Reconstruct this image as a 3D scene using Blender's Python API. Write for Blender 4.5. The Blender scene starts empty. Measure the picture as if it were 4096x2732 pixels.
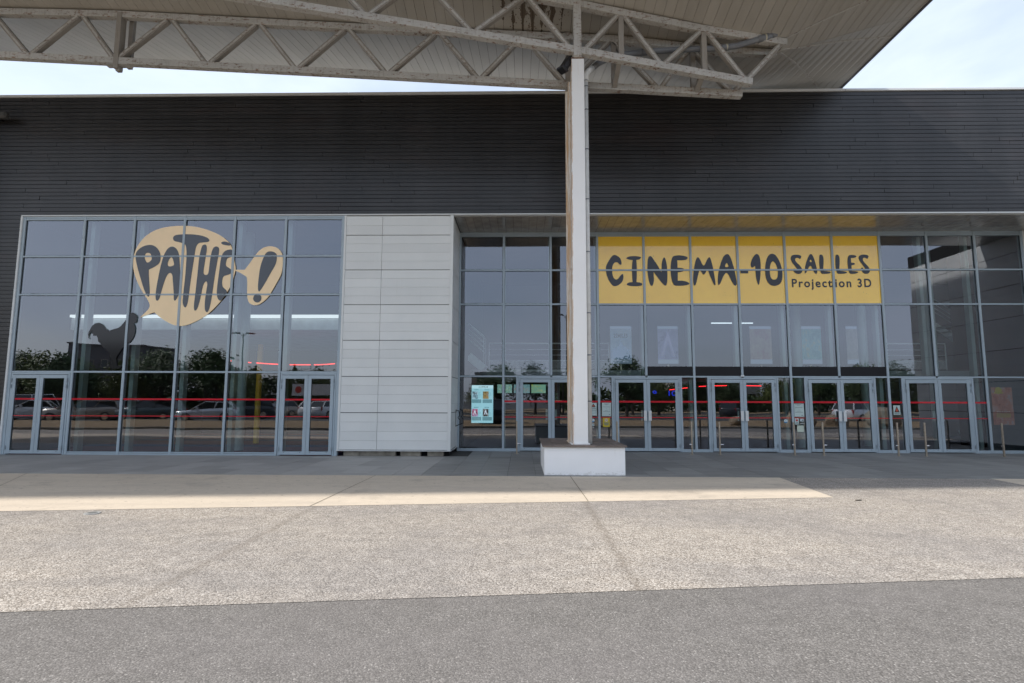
import bpy, bmesh, math, random
from mathutils import Vector, Matrix
random.seed(7)
sc = bpy.context.scene
col = sc.collection
rad = math.radians

# ------------------------------------------------------------------ camera, sky, sun, exposure
cam = bpy.data.objects.new('camera', bpy.data.cameras.new('camera'))
col.objects.link(cam)
cam.data.sensor_width = 36.0
cam.data.lens = 19.405
cam.data.clip_end = 2000.0
cam.data.clip_start = 0.05
cam.location = (0.0, -15.789, 1.6)
_m = Matrix.Rotation(rad(1.0887), 3, 'Z') @ Matrix.Rotation(rad(90 + 6.0226), 3, 'X') @ Matrix.Rotation(rad(0.1625), 3, 'Z')
cam.rotation_euler = _m.to_euler()
sc.camera = cam

SUN_TO = Vector((-1.10, -0.30, 1.0)).normalized()      # towards the sun: left of the frame, a little in front of the facade
world = bpy.data.worlds.new('World'); sc.world = world; world.use_nodes = True
nt = world.node_tree; nt.nodes.clear()
wo = nt.nodes.new('ShaderNodeOutputWorld'); bg = nt.nodes.new('ShaderNodeBackground')
sky = nt.nodes.new('ShaderNodeTexSky'); sky.sky_type = 'NISHITA'; sky.sun_disc = False
sky.sun_elevation = math.asin(SUN_TO.z)
sky.sun_rotation = math.atan2(SUN_TO.x, SUN_TO.y)
sky.dust_density = 2.0; sky.air_density = 1.0
tc = nt.nodes.new('ShaderNodeTexCoord'); mp = nt.nodes.new('ShaderNodeMapping')
mp.inputs['Scale'].default_value = (1.0, 1.0, 2.6)
nz = nt.nodes.new('ShaderNodeTexNoise'); nz.inputs['Scale'].default_value = 1.7; nz.inputs['Detail'].default_value = 6; nz.inputs['Roughness'].default_value = 0.55
nz.inputs['Distortion'].default_value = 0.4
rp = nt.nodes.new('ShaderNodeValToRGB')
rp.color_ramp.elements[0].position = 0.33; rp.color_ramp.elements[0].color = (0.42, 0.42, 0.42, 1)
rp.color_ramp.elements[1].position = 0.66; rp.color_ramp.elements[1].color = (0.97, 0.97, 0.97, 1)
mx = nt.nodes.new('ShaderNodeMix'); mx.data_type = 'RGBA'
mx.inputs['B'].default_value = (5.0, 5.6, 6.6, 1)
nt.links.new(tc.outputs['Generated'], mp.inputs['Vector']); nt.links.new(mp.outputs[0], nz.inputs['Vector'])
nt.links.new(nz.outputs['Fac'], rp.inputs['Fac']); nt.links.new(rp.outputs['Color'], mx.inputs['Factor'])
nt.links.new(sky.outputs[0], mx.inputs['A']); nt.links.new(mx.outputs['Result'], bg.inputs['Color'])
bg.inputs['Strength'].default_value = 0.088
nt.links.new(bg.outputs[0], wo.inputs['Surface'])

sun = bpy.data.objects.new('sun', bpy.data.lights.new('sun', 'SUN')); col.objects.link(sun)
sun.data.energy = 2.35; sun.data.angle = rad(1.6); sun.data.color = (1.0, 0.94, 0.86)
sun.rotation_euler = SUN_TO.to_track_quat('Z', 'Y').to_euler()
sc.view_settings.view_transform = 'Standard'; sc.view_settings.look = 'None'
sc.view_settings.exposure = 1.22; sc.view_settings.gamma = 1.0
sc.view_settings.use_curve_mapping = False

BUBBLE = {'bubble': ([(-10.075, 6.722), (-9.82, 6.708), (-9.521, 6.649), (-9.198, 6.541), (-8.916, 6.401), (-8.718, 6.241), (-8.616, 6.102), (-8.561, 5.953), (-8.495, 5.635), (-8.441, 5.424), (-8.465, 5.276), (-8.498, 5.129), (-8.559, 4.92), (-8.671, 4.69), (-8.824, 4.46), (-8.998, 4.252), (-9.174, 4.076), (-9.392, 3.92), (-9.633, 3.796), (-9.836, 3.728), (-10.0, 3.707), (-10.168, 3.734), (-10.382, 3.827), (-10.577, 3.951), (-10.709, 4.055), (-10.78, 4.118), (-10.78, 4.118), (-10.959, 4.055), (-11.121, 3.993), (-11.202, 3.962), (-11.202, 3.962), (-11.105, 4.055), (-11.008, 4.149), (-10.942, 4.242), (-10.927, 4.326), (-10.953, 4.399), (-11.013, 4.503), (-11.128, 4.65), (-11.293, 4.902), (-11.417, 5.154), (-11.503, 5.408), (-11.526, 5.62), (-11.517, 5.79), (-11.488, 5.96), (-11.407, 6.152), (-11.293, 6.322), (-11.135, 6.472), (-10.912, 6.6), (-10.663, 6.674), (-10.37, 6.716)], None), 'bubble2': ([(-8.45, 5.386), (-8.45, 5.386), (-8.178, 5.381), (-8.178, 5.381), (-8.071, 5.529), (-7.936, 5.74), (-7.82, 5.909), (-7.7, 6.025), (-7.577, 6.078), (-7.432, 6.093), (-7.284, 6.067), (-7.154, 5.971), (-7.075, 5.844), (-7.05, 5.611), (-7.063, 5.358), (-7.097, 5.211), (-7.192, 5.023), (-7.325, 4.772), (-7.401, 4.616), (-7.518, 4.48), (-7.657, 4.366), (-7.8, 4.32), (-7.925, 4.345), (-8.012, 4.418), (-8.056, 4.543), (-8.073, 4.773), (-8.084, 5.066), (-8.104, 5.171), (-8.18, 5.213), (-8.309, 5.297), (-8.448, 5.356), (-8.448, 5.356)], None), 'T': ([(-10.375, 6.32), (-10.369, 6.384), (-10.309, 6.437), (-10.142, 6.458), (-9.931, 6.462), (-9.719, 6.45), (-9.506, 6.414), (-9.356, 6.364), (-9.289, 6.306), (-9.276, 6.253), (-9.326, 6.221), (-9.452, 6.211), (-9.577, 6.2), (-9.637, 6.147), (-9.673, 6.051), (-9.693, 5.871), (-9.722, 5.51), (-9.754, 5.194), (-9.779, 4.774), (-9.794, 4.523), (-9.822, 4.315), (-9.874, 4.248), (-9.926, 4.305), (-9.959, 4.398), (-9.961, 4.523), (-9.949, 4.816), (-9.936, 5.089), (-9.928, 5.447), (-9.932, 5.829), (-9.959, 6.084), (-10.006, 6.159), (-10.082, 6.195), (-10.232, 6.23), (-10.339, 6.256)], None), 'P': ([(-11.464, 5.832), (-11.453, 5.917), (-11.376, 6.013), (-11.256, 6.098), (-11.111, 6.14), (-10.984, 6.136), (-10.875, 6.086), (-10.773, 5.979), (-10.715, 5.852), (-10.701, 5.703), (-10.725, 5.597), (-10.793, 5.523), (-10.914, 5.449), (-11.035, 5.39), (-11.035, 5.39), (-11.024, 5.238), (-10.989, 4.985), (-10.955, 4.712), (-10.962, 4.608), (-10.986, 4.57), (-11.043, 4.629), (-11.115, 4.754), (-11.191, 4.943), (-11.284, 5.196), (-11.376, 5.45), (-11.438, 5.662)], [(-11.104, 5.904), (-11.029, 5.884), (-10.987, 5.82), (-10.965, 5.725), (-10.982, 5.661), (-11.051, 5.608), (-11.103, 5.602), (-11.138, 5.64), (-11.183, 5.736), (-11.183, 5.831), (-11.156, 5.884)]), 'A': ([(-10.38, 6.089), (-10.294, 6.063), (-10.215, 5.978), (-10.164, 5.85), (-10.138, 5.702), (-10.106, 5.448), (-10.083, 5.195), (-10.078, 4.879), (-10.088, 4.649), (-10.138, 4.524), (-10.195, 4.446), (-10.23, 4.503), (-10.236, 4.649), (-10.266, 4.879), (-10.297, 5.09), (-10.314, 5.216), (-10.357, 5.283), (-10.399, 5.294), (-10.46, 5.258), (-10.523, 5.111), (-10.572, 4.922), (-10.62, 4.702), (-10.641, 4.566), (-10.677, 4.482), (-10.717, 4.455), (-10.757, 4.482), (-10.778, 4.608), (-10.773, 4.796), (-10.741, 5.09), (-10.701, 5.406), (-10.656, 5.66), (-10.606, 5.851), (-10.532, 6.0), (-10.453, 6.074)], [(-10.4, 5.762), (-10.357, 5.755), (-10.32, 5.67), (-10.289, 5.575), (-10.289, 5.522), (-10.35, 5.495), (-10.423, 5.484), (-10.477, 5.512), (-10.483, 5.597), (-10.448, 5.702)]), 'H': ([(-9.487, 6.104), (-9.447, 6.142), (-9.385, 6.151), (-9.35, 6.104), (-9.338, 5.997), (-9.354, 5.827), (-9.373, 5.616), (-9.396, 5.383), (-9.394, 5.288), (-9.37, 5.24), (-9.317, 5.221), (-9.266, 5.24), (-9.24, 5.32), (-9.232, 5.531), (-9.214, 5.764), (-9.184, 5.954), (-9.138, 6.061), (-9.066, 6.092), (-9.002, 6.071), (-8.967, 6.018), (-8.977, 5.827), (-9.014, 5.573), (-9.054, 5.193), (-9.084, 4.815), (-9.108, 4.523), (-9.144, 4.273), (-9.178, 4.148), (-9.218, 4.111), (-9.261, 4.138), (-9.29, 4.211), (-9.302, 4.398), (-9.29, 4.606), (-9.271, 4.816), (-9.256, 4.941), (-9.274, 5.025), (-9.306, 5.04), (-9.355, 4.994), (-9.399, 4.858), (-9.426, 4.627), (-9.464, 4.398), (-9.514, 4.211), (-9.573, 4.155), (-9.606, 4.19), (-9.62, 4.336), (-9.602, 4.607), (-9.584, 4.984), (-9.566, 5.362), (-9.556, 5.701), (-9.529, 5.934)], None), 'E': ([(-8.873, 5.837), (-8.825, 5.922), (-8.745, 5.975), (-8.641, 5.996), (-8.584, 5.991), (-8.566, 5.889), (-8.562, 5.783), (-8.628, 5.758), (-8.689, 5.741), (-8.729, 5.699), (-8.747, 5.572), (-8.738, 5.498), (-8.673, 5.456), (-8.608, 5.414), (-8.564, 5.371), (-8.563, 5.287), (-8.619, 5.245), (-8.722, 5.214), (-8.793, 5.193), (-8.82, 5.109), (-8.826, 5.004), (-8.811, 4.888), (-8.74, 4.815), (-8.675, 4.763), (-8.657, 4.71), (-8.689, 4.648), (-8.747, 4.564), (-8.824, 4.46), (-8.875, 4.46), (-8.932, 4.533), (-8.963, 4.648), (-8.965, 4.815), (-8.946, 5.13), (-8.922, 5.425), (-8.907, 5.699)], None), 'accent': ([(-8.929, 6.188), (-8.906, 6.22), (-8.844, 6.241), (-8.759, 6.226), (-8.695, 6.198), (-8.645, 6.145), (-8.648, 6.11), (-8.753, 6.119), (-8.87, 6.141)], None), 'excl': ([(-7.597, 5.834), (-7.548, 5.908), (-7.466, 5.94), (-7.361, 5.929), (-7.264, 5.876), (-7.234, 5.802), (-7.242, 5.633), (-7.278, 5.506), (-7.393, 5.296), (-7.506, 5.065), (-7.62, 4.856), (-7.697, 4.741), (-7.717, 4.726), (-7.747, 4.772), (-7.758, 4.919), (-7.748, 5.128), (-7.723, 5.444), (-7.662, 5.676)], None), 'dot': ([(-7.837, 4.637), (-7.765, 4.651), (-7.692, 4.641), (-7.649, 4.605), (-7.632, 4.553), (-7.642, 4.47), (-7.701, 4.414), (-7.752, 4.401), (-7.826, 4.428), (-7.881, 4.491), (-7.879, 4.564)], None)}
ROOSTER = [(-11.507, 4.121), (-11.462, 4.079), (-11.476, 4.121), (-11.426, 4.079), (-11.434, 4.121), (-11.391, 4.081), (-11.386, 4.107), (-11.347, 4.064), (-11.317, 4.05), (-11.286, 4.015), (-11.299, 3.994), (-11.261, 3.954), (-11.261, 3.954), (-11.299, 3.951), (-11.283, 3.909), (-11.288, 3.845), (-11.32, 3.803), (-11.375, 3.782), (-11.335, 3.725), (-11.314, 3.626), (-11.314, 3.528), (-11.34, 3.415), (-11.388, 3.303), (-11.454, 3.233), (-11.521, 3.184), (-11.626, 3.093), (-11.689, 2.995), (-11.739, 2.911), (-11.789, 2.827), (-11.812, 2.757), (-11.789, 2.646), (-11.767, 2.549), (-11.656, 2.563), (-11.61, 2.521), (-11.704, 2.465), (-11.901, 2.458), (-11.989, 2.507), (-12.013, 2.548), (-11.942, 2.618), (-11.956, 2.715), (-11.993, 2.813), (-12.023, 2.925), (-12.097, 2.973), (-12.159, 3.043), (-12.249, 3.106), (-12.299, 3.19), (-12.382, 3.26), (-12.399, 3.344), (-12.446, 3.436), (-12.538, 3.429), (-12.571, 3.485), (-12.592, 3.478), (-12.579, 3.577), (-12.624, 3.527), (-12.662, 3.471), (-12.67, 3.4), (-12.65, 3.323), (-12.685, 3.372), (-12.698, 3.471), (-12.682, 3.541), (-12.641, 3.64), (-12.598, 3.725), (-12.518, 3.788), (-12.406, 3.81), (-12.319, 3.781), (-12.257, 3.725), (-12.194, 3.64), (-12.134, 3.598), (-12.095, 3.553), (-12.02, 3.598), (-11.937, 3.626), (-11.826, 3.654), (-11.745, 3.711), (-11.681, 3.796), (-11.605, 3.909), (-11.541, 4.008), (-11.51, 4.064)]
BANNER = [('C', [(2.967, 6.251), (3.05, 6.221), (3.144, 6.145), (3.176, 6.054), (3.188, 5.973), (3.167, 5.918), (3.124, 5.933), (3.066, 5.998), (3.017, 6.014), (2.957, 5.994), (2.906, 5.923), (2.879, 5.832), (2.879, 5.67), (2.9, 5.549), (2.938, 5.469), (3.007, 5.432), (3.077, 5.479), (3.137, 5.569), (3.197, 5.619), (3.227, 5.623), (3.239, 5.529), (3.223, 5.428), (3.173, 5.338), (3.073, 5.257), (2.974, 5.221), (2.895, 5.238), (2.818, 5.328), (2.741, 5.469), (2.694, 5.61), (2.677, 5.772), (2.688, 5.893), (2.75, 6.014), (2.851, 6.176), (2.911, 6.233)], None), ('I', [(3.331, 6.139), (3.386, 6.181), (3.485, 6.206), (3.604, 6.211), (3.722, 6.199), (3.82, 6.179), (3.8, 6.134), (3.74, 6.094), (3.66, 6.082), (3.66, 6.082), (3.667, 5.932), (3.67, 5.77), (3.665, 5.568), (3.649, 5.357), (3.649, 5.357), (3.743, 5.347), (3.821, 5.317), (3.84, 5.277), (3.8, 5.243), (3.682, 5.221), (3.505, 5.223), (3.387, 5.247), (3.329, 5.277), (3.359, 5.323), (3.429, 5.351), (3.527, 5.357), (3.527, 5.357), (3.516, 5.569), (3.513, 5.811), (3.526, 5.972), (3.542, 6.078), (3.542, 6.078), (3.443, 6.09), (3.364, 6.115)], None), ('N', [(4.013, 5.972), (4.033, 6.133), (4.068, 6.198), (4.108, 6.214), (4.156, 6.184), (4.232, 6.062), (4.309, 5.951), (4.375, 5.829), (4.421, 5.728), (4.455, 5.672), (4.455, 5.672), (4.463, 5.809), (4.466, 5.95), (4.499, 6.092), (4.547, 6.179), (4.589, 6.122), (4.621, 5.991), (4.64, 5.809), (4.643, 5.567), (4.628, 5.346), (4.595, 5.242), (4.546, 5.246), (4.47, 5.316), (4.375, 5.447), (4.28, 5.578), (4.204, 5.688), (4.204, 5.688), (4.205, 5.568), (4.211, 5.427), (4.184, 5.286), (4.144, 5.226), (4.095, 5.256), (4.058, 5.347), (4.023, 5.528), (4.004, 5.749)], None), ('E', [(4.757, 5.93), (4.785, 6.091), (4.828, 6.193), (4.907, 6.223), (5.046, 6.233), (5.203, 6.212), (5.3, 6.171), (5.303, 6.131), (5.258, 6.086), (5.139, 6.066), (4.966, 6.067), (4.966, 6.067), (4.972, 5.929), (4.971, 5.824), (4.971, 5.824), (5.093, 5.82), (5.17, 5.792), (5.185, 5.747), (5.148, 5.707), (5.049, 5.681), (4.974, 5.677), (4.974, 5.677), (4.97, 5.526), (4.967, 5.402), (4.967, 5.402), (5.12, 5.402), (5.275, 5.365), (5.342, 5.309), (5.312, 5.275), (5.174, 5.245), (5.036, 5.233), (4.85, 5.239), (4.794, 5.346), (4.759, 5.507), (4.747, 5.708)], None), ('M', [(5.615, 6.177), (5.673, 6.14), (5.719, 6.039), (5.764, 5.928), (5.812, 5.883), (5.864, 5.958), (5.928, 6.109), (5.989, 6.174), (6.027, 6.139), (6.062, 6.008), (6.104, 5.806), (6.135, 5.565), (6.162, 5.344), (6.158, 5.238), (6.105, 5.274), (6.051, 5.424), (5.988, 5.575), (5.944, 5.736), (5.896, 5.746), (5.853, 5.646), (5.792, 5.585), (5.745, 5.646), (5.699, 5.736), (5.664, 5.747), (5.616, 5.586), (5.548, 5.295), (5.487, 5.231), (5.459, 5.285), (5.454, 5.445), (5.471, 5.646), (5.507, 5.868), (5.563, 6.09)], None), ('A', [(6.523, 6.26), (6.572, 6.27), (6.621, 6.25), (6.676, 6.148), (6.728, 5.966), (6.77, 5.785), (6.802, 5.604), (6.833, 5.403), (6.834, 5.283), (6.797, 5.229), (6.749, 5.253), (6.694, 5.344), (6.631, 5.484), (6.577, 5.614), (6.52, 5.661), (6.47, 5.625), (6.397, 5.504), (6.332, 5.344), (6.27, 5.248), (6.236, 5.284), (6.238, 5.444), (6.254, 5.605), (6.3, 5.806), (6.366, 6.007), (6.442, 6.189)], [(6.542, 5.987), (6.579, 5.936), (6.602, 5.87), (6.566, 5.846), (6.507, 5.838), (6.481, 5.866), (6.495, 5.927)]), ('dash', [(6.97, 5.745), (6.97, 5.745), (7.213, 5.745), (7.213, 5.745), (7.208, 5.637), (7.208, 5.637), (6.965, 5.637), (6.965, 5.637)], None), ('one', [(7.302, 5.949), (7.338, 6.074), (7.404, 6.189), (7.468, 6.262), (7.519, 6.274), (7.578, 6.23), (7.612, 6.094), (7.619, 5.886), (7.602, 5.636), (7.572, 5.408), (7.53, 5.238), (7.488, 5.325), (7.455, 5.491), (7.443, 5.699), (7.444, 5.896), (7.399, 5.844), (7.337, 5.819), (7.304, 5.861)], None), ('zero', [(7.986, 6.281), (8.076, 6.256), (8.162, 6.156), (8.235, 5.989), (8.278, 5.822), (8.296, 5.656), (8.285, 5.469), (8.234, 5.324), (8.129, 5.246), (8.018, 5.225), (7.908, 5.246), (7.811, 5.346), (7.758, 5.511), (7.747, 5.719), (7.774, 5.948), (7.827, 6.135), (7.903, 6.25)], [(8.015, 6.035), (8.073, 5.989), (8.128, 5.864), (8.156, 5.718), (8.148, 5.552), (8.109, 5.459), (8.027, 5.424), (7.947, 5.449), (7.902, 5.553), (7.895, 5.719), (7.913, 5.885), (7.963, 6.0)]), ('S', [(8.913, 6.206), (8.917, 6.164), (8.873, 6.092), (8.839, 6.133), (8.769, 6.144), (8.721, 6.113), (8.714, 6.061), (8.761, 5.988), (8.847, 5.904), (8.904, 5.821), (8.935, 5.727), (8.905, 5.655), (8.843, 5.613), (8.752, 5.618), (8.674, 5.666), (8.633, 5.738), (8.649, 5.784), (8.676, 5.796), (8.739, 5.748), (8.788, 5.721), (8.77, 5.78), (8.695, 5.884), (8.619, 5.988), (8.58, 6.092), (8.588, 6.176), (8.641, 6.228), (8.723, 6.244), (8.844, 6.238)], None), ('A', [(9.189, 6.254), (9.23, 6.266), (9.269, 6.237), (9.323, 6.112), (9.371, 5.882), (9.394, 5.758), (9.399, 5.654), (9.366, 5.613), (9.317, 5.633), (9.263, 5.758), (9.218, 5.858), (9.19, 5.887), (9.147, 5.852), (9.08, 5.717), (9.024, 5.624), (9.0, 5.655), (9.014, 5.8), (9.051, 5.945), (9.122, 6.133)], [(9.211, 6.091), (9.239, 6.049), (9.249, 6.012), (9.206, 5.997), (9.17, 6.018), (9.182, 6.053)]), ('L', [(9.488, 6.174), (9.511, 6.236), (9.542, 6.251), (9.592, 6.226), (9.618, 6.153), (9.613, 5.965), (9.592, 5.799), (9.583, 5.716), (9.704, 5.705), (9.813, 5.685), (9.828, 5.658), (9.78, 5.629), (9.658, 5.616), (9.517, 5.617), (9.485, 5.758), (9.476, 5.965)], None), ('L', [(9.996, 6.173), (10.02, 6.235), (10.051, 6.25), (10.1, 6.225), (10.126, 6.152), (10.121, 5.964), (10.099, 5.798), (10.09, 5.715), (10.211, 5.705), (10.32, 5.684), (10.334, 5.657), (10.286, 5.628), (10.165, 5.616), (10.024, 5.616), (9.992, 5.757), (9.984, 5.964)], None), ('E', [(10.383, 6.13), (10.418, 6.213), (10.48, 6.234), (10.58, 6.228), (10.659, 6.203), (10.662, 6.171), (10.615, 6.14), (10.484, 6.13), (10.484, 6.13), (10.485, 6.047), (10.485, 5.978), (10.485, 5.978), (10.575, 5.974), (10.603, 5.943), (10.571, 5.907), (10.49, 5.897), (10.49, 5.897), (10.486, 5.797), (10.484, 5.71), (10.484, 5.71), (10.588, 5.704), (10.677, 5.683), (10.686, 5.656), (10.624, 5.627), (10.522, 5.611), (10.422, 5.615), (10.388, 5.715), (10.373, 5.86), (10.369, 6.005)], None), ('S', [(11.039, 6.212), (11.044, 6.17), (10.999, 6.091), (10.967, 6.129), (10.908, 6.146), (10.862, 6.119), (10.856, 6.056), (10.907, 5.973), (10.982, 5.89), (11.037, 5.817), (11.061, 5.714), (11.037, 5.652), (10.964, 5.61), (10.884, 5.621), (10.817, 5.673), (10.78, 5.776), (10.806, 5.818), (10.833, 5.822), (10.863, 5.766), (10.92, 5.714), (10.933, 5.755), (10.879, 5.849), (10.787, 5.984), (10.733, 6.088), (10.734, 6.171), (10.782, 6.223), (10.863, 6.244), (10.964, 6.237)], None)]
# ------------------------------------------------------------------ helpers
class MB:
    """collects boxes, bars, tubes and prisms into one mesh"""
    def __init__(s): s.v = []; s.f = []
    def add(s, vs, fs):
        b = len(s.v); s.v += [tuple(v) for v in vs]; s.f += [tuple(b + i for i in f) for f in fs]; return s
    def box(s, x0, x1, y0, y1, z0, z1):
        return s.add([(x0,y0,z0),(x1,y0,z0),(x1,y1,z0),(x0,y1,z0),(x0,y0,z1),(x1,y0,z1),(x1,y1,z1),(x0,y1,z1)],
                     [(3,2,1,0),(4,5,6,7),(0,1,5,4),(1,2,6,5),(2,3,7,6),(3,0,4,7)])
    def bar(s, a, b, w, h, up=(0,0,1)):
        a = Vector(a); b = Vector(b); d = (b-a).normalized(); u = Vector(up)
        r = d.cross(u)
        if r.length < 1e-4: r = d.cross(Vector((0,1,0)))
        r.normalize(); u = r.cross(d).normalized(); r *= w/2; u *= h/2
        vs = [a-r-u, a+r-u, a+r+u, a-r+u, b-r-u, b+r-u, b+r+u, b-r+u]
        return s.add(vs, [(0,3,2,1),(4,5,6,7),(0,1,5,4),(1,2,6,5),(2,3,7,6),(3,0,4,7)])
    def tube(s, pts, r, n=10, caps=True):
        pts = [Vector(p) for p in pts]; rings = []
        ref = Vector((0,0,1))
        for i, p in enumerate(pts):
            d = (pts[min(i+1,len(pts)-1)] - pts[max(i-1,0)]).normalized()
            if abs(d.dot(ref)) > 0.95: ref = Vector((0,1,0))
            a = d.cross(ref).normalized(); b = d.cross(a)
            rr = r[i] if isinstance(r, (list, tuple)) else r
            rings.append([p + a*math.cos(2*math.pi*k/n)*rr + b*math.sin(2*math.pi*k/n)*rr for k in range(n)])
        vs = [v for q in rings for v in q]; fs = []
        for i in range(len(rings)-1):
            for k in range(n):
                fs.append((i*n+k, i*n+(k+1)%n, (i+1)*n+(k+1)%n, (i+1)*n+k))
        if caps: fs += [tuple(range(n))[::-1], tuple((len(rings)-1)*n+k for k in range(n))]
        return s.add(vs, fs)
    def prism_y(s, poly, y0, y1):
        n = len(poly); vs = [(x,y0,z) for x,z in poly] + [(x,y1,z) for x,z in poly]
        fs = [tuple(range(n)), tuple(range(2*n-1, n-1, -1))] + [(i,n+i,n+(i+1)%n,(i+1)%n) for i in range(n)]
        return s.add(vs, fs)
    def prism_z(s, poly, z0, z1):
        n = len(poly); vs = [(x,y,z0) for x,y in poly] + [(x,y,z1) for x,y in poly]
        fs = [tuple(range(n))[::-1], tuple(range(n, 2*n))] + [(i,(i+1)%n,n+(i+1)%n,n+i) for i in range(n)]
        return s.add(vs, fs)
    def mesh(s, name, mat):
        me = bpy.data.meshes.new(name); me.from_pydata(s.v, [], s.f); me.materials.append(mat); me.update()
        return me
    def build(s, name, mat, parent=None, bevel=0.0, smooth=False):
        me = s.mesh(name, mat)
        if bevel or smooth:
            bm = bmesh.new(); bm.from_mesh(me)
            bmesh.ops.recalc_face_normals(bm, faces=bm.faces[:])
            if bevel: bmesh.ops.bevel(bm, geom=bm.edges[:], offset=bevel, segments=1, affect='EDGES', clamp_overlap=True)
            if smooth:
                for f in bm.faces: f.smooth = True
            bm.to_mesh(me); bm.free()
        return link(name, me, parent)

def link(name, me, parent=None):
    o = bpy.data.objects.new(name, me); col.objects.link(o)
    if parent is not None: set_parent(o, parent)
    return o
def set_parent(o, p):
    o.parent = p
    w = Vector((0,0,0)); q = p
    rot = False
    while q is not None:
        w += q.location; q = q.parent
    o.matrix_parent_inverse = Matrix.Translation(-w)
def tag(o, label, cat, group=None):
    o['label'] = label; o['category'] = cat
    if group: o['group'] = group
    return o
def thing(name, label, cat, loc=(0,0,0), group=None):
    o = bpy.data.objects.new(name, None); col.objects.link(o); o.location = loc
    o.empty_display_size = 0.2
    return tag(o, label, cat, group)
def local(name, label, cat, loc=(0,0,0), rz=0, group=None):
    o = thing(name, label, cat, loc, group); o.rotation_euler = (0,0,rz); return o
def lpart(mb, name, mat, parent, **k):      # part built in its parent's own space
    o = mb.build(name, mat, None, **k); o.parent = parent; return o
def structure(name, mb, mat, **k):
    o = mb.build(name, mat, None, **k); o['kind'] = 'structure'; return o
def copy_tree(o, parent=None):
    c = o.copy(); col.objects.link(c)
    if parent is not None: c.parent = parent
    for ch in o.children: copy_tree(ch, c)
    return c
def lerp_table(t, x):
    if x <= t[0][0]: return t[0][1]
    for (a,b),(c,d) in zip(t, t[1:]):
        if x <= c: return b + (d-b)*(x-a)/(c-a)
    return t[-1][1]
def outline_mesh(name, outer, hole, y0, y1, mat, smooth_it=2, keep=False):
    def chaikin(p):
        out = []
        for i in range(len(p)):
            a = Vector(p[i]); b = Vector(p[(i+1) % len(p)])
            if (a-b).length < 1e-5: out.append(tuple(a)); continue
            out += [tuple(a*.75+b*.25), tuple(a*.25+b*.75)]
        return out
    cu = bpy.data.curves.new(name, 'CURVE'); cu.dimensions = '2D'; cu.fill_mode = 'BOTH'
    cu.extrude = abs(y1-y0)/2
    for loop in (outer, hole):
        if not loop: continue
        p = loop
        for _ in range(smooth_it): p = chaikin(p)
        q = []
        for a in p:
            if not q or (Vector(a)-Vector(q[-1])).length > 2e-4: q.append(a)
        sp = cu.splines.new('POLY'); sp.points.add(len(q)-1); sp.use_cyclic_u = True
        for i, a in enumerate(q): sp.points[i].co = (a[0], a[1], 0, 1)
    tmp = bpy.data.objects.new('tmp', cu)
    me = bpy.data.meshes.new_from_object(tmp)
    bpy.data.objects.remove(tmp); bpy.data.curves.remove(cu)
    me.transform(Matrix.Translation((0,(y0+y1)/2,0)) @ Matrix.Rotation(math.pi/2, 4, 'X'))
    me.materials.clear(); me.materials.append(mat); me.name = name
    return me
def text_mesh(body, width, height, mat, depth=0.001, spacing=1.0, bold=0.0, fit=True):
    cu = bpy.data.curves.new('text', 'FONT'); cu.body = body; cu.size = 1; cu.space_character = spacing
    cu.extrude = 0.0; cu.offset = bold
    tmp = bpy.data.objects.new('tmp', cu)
    me = bpy.data.meshes.new_from_object(tmp)
    bpy.data.objects.remove(tmp); bpy.data.curves.remove(cu)
    xs = [v.co.x for v in me.vertices]; ys = [v.co.y for v in me.vertices]
    x0, x1 = min(xs), max(xs)
    sx = width/(x1-x0); sy = height/0.729       # cap height of the built-in face
    for v in me.vertices:
        v.co = Vector(((v.co.x-x0)*sx, 0, v.co.y*sy))
    me.materials.clear(); me.materials.append(mat)
    return me

# ------------------------------------------------------------------ materials
def mat_new(name):
    m = bpy.data.materials.new(name); m.use_nodes = True
    n = m.node_tree; n.nodes.clear()
    out = n.nodes.new('ShaderNodeOutputMaterial'); b = n.nodes.new('ShaderNodeBsdfPrincipled')
    n.links.new(b.outputs[0], out.inputs[0])
    return m, n, b, out
def C(*c): return (*c, 1.0) if len(c) == 3 else (c[0], c[0], c[0], 1.0)
def N(n, t, **k):
    o = n.nodes.new(t)
    for a, v in k.items():
        if a in o.inputs: o.inputs[a].default_value = v
        else: setattr(o, a, v)
    return o
def mixc(n, fac, a, b, mode='MIX'):
    m = n.nodes.new('ShaderNodeMix'); m.data_type = 'RGBA'; m.blend_type = mode
    for s, v in (('Factor', fac), ('A', a), ('B', b)):
        if hasattr(v, 'links') or hasattr(v, 'is_output'): n.links.new(v, m.inputs[s])
        else: m.inputs[s].default_value = v
    return m.outputs['Result']
def mth(n, op, a, b=0.0, c=None, clamp=False):
    m = n.nodes.new('ShaderNodeMath'); m.operation = op; m.use_clamp = clamp
    for i, v in enumerate((a, b, c)):
        if v is None: continue
        if hasattr(v, 'is_output'): n.links.new(v, m.inputs[i])
        else: m.inputs[i].default_value = v
    return m.outputs[0]
def pos(n, scale=(1,1,1), loc=(0,0,0), rot=(0,0,0)):
    g = n.nodes.new('ShaderNodeNewGeometry'); m = n.nodes.new('ShaderNodeMapping')
    m.inputs['Scale'].default_value = scale; m.inputs['Location'].default_value = loc; m.inputs['Rotation'].default_value = rot
    n.links.new(g.outputs['Position'], m.inputs[0]); return m.outputs[0]
def noise(n, vec, scale, detail=4, rough=.55):
    o = N(n, 'ShaderNodeTexNoise', Scale=scale, Detail=detail, Roughness=rough); n.links.new(vec, o.inputs['Vector']); return o.outputs['Fac']
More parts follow.
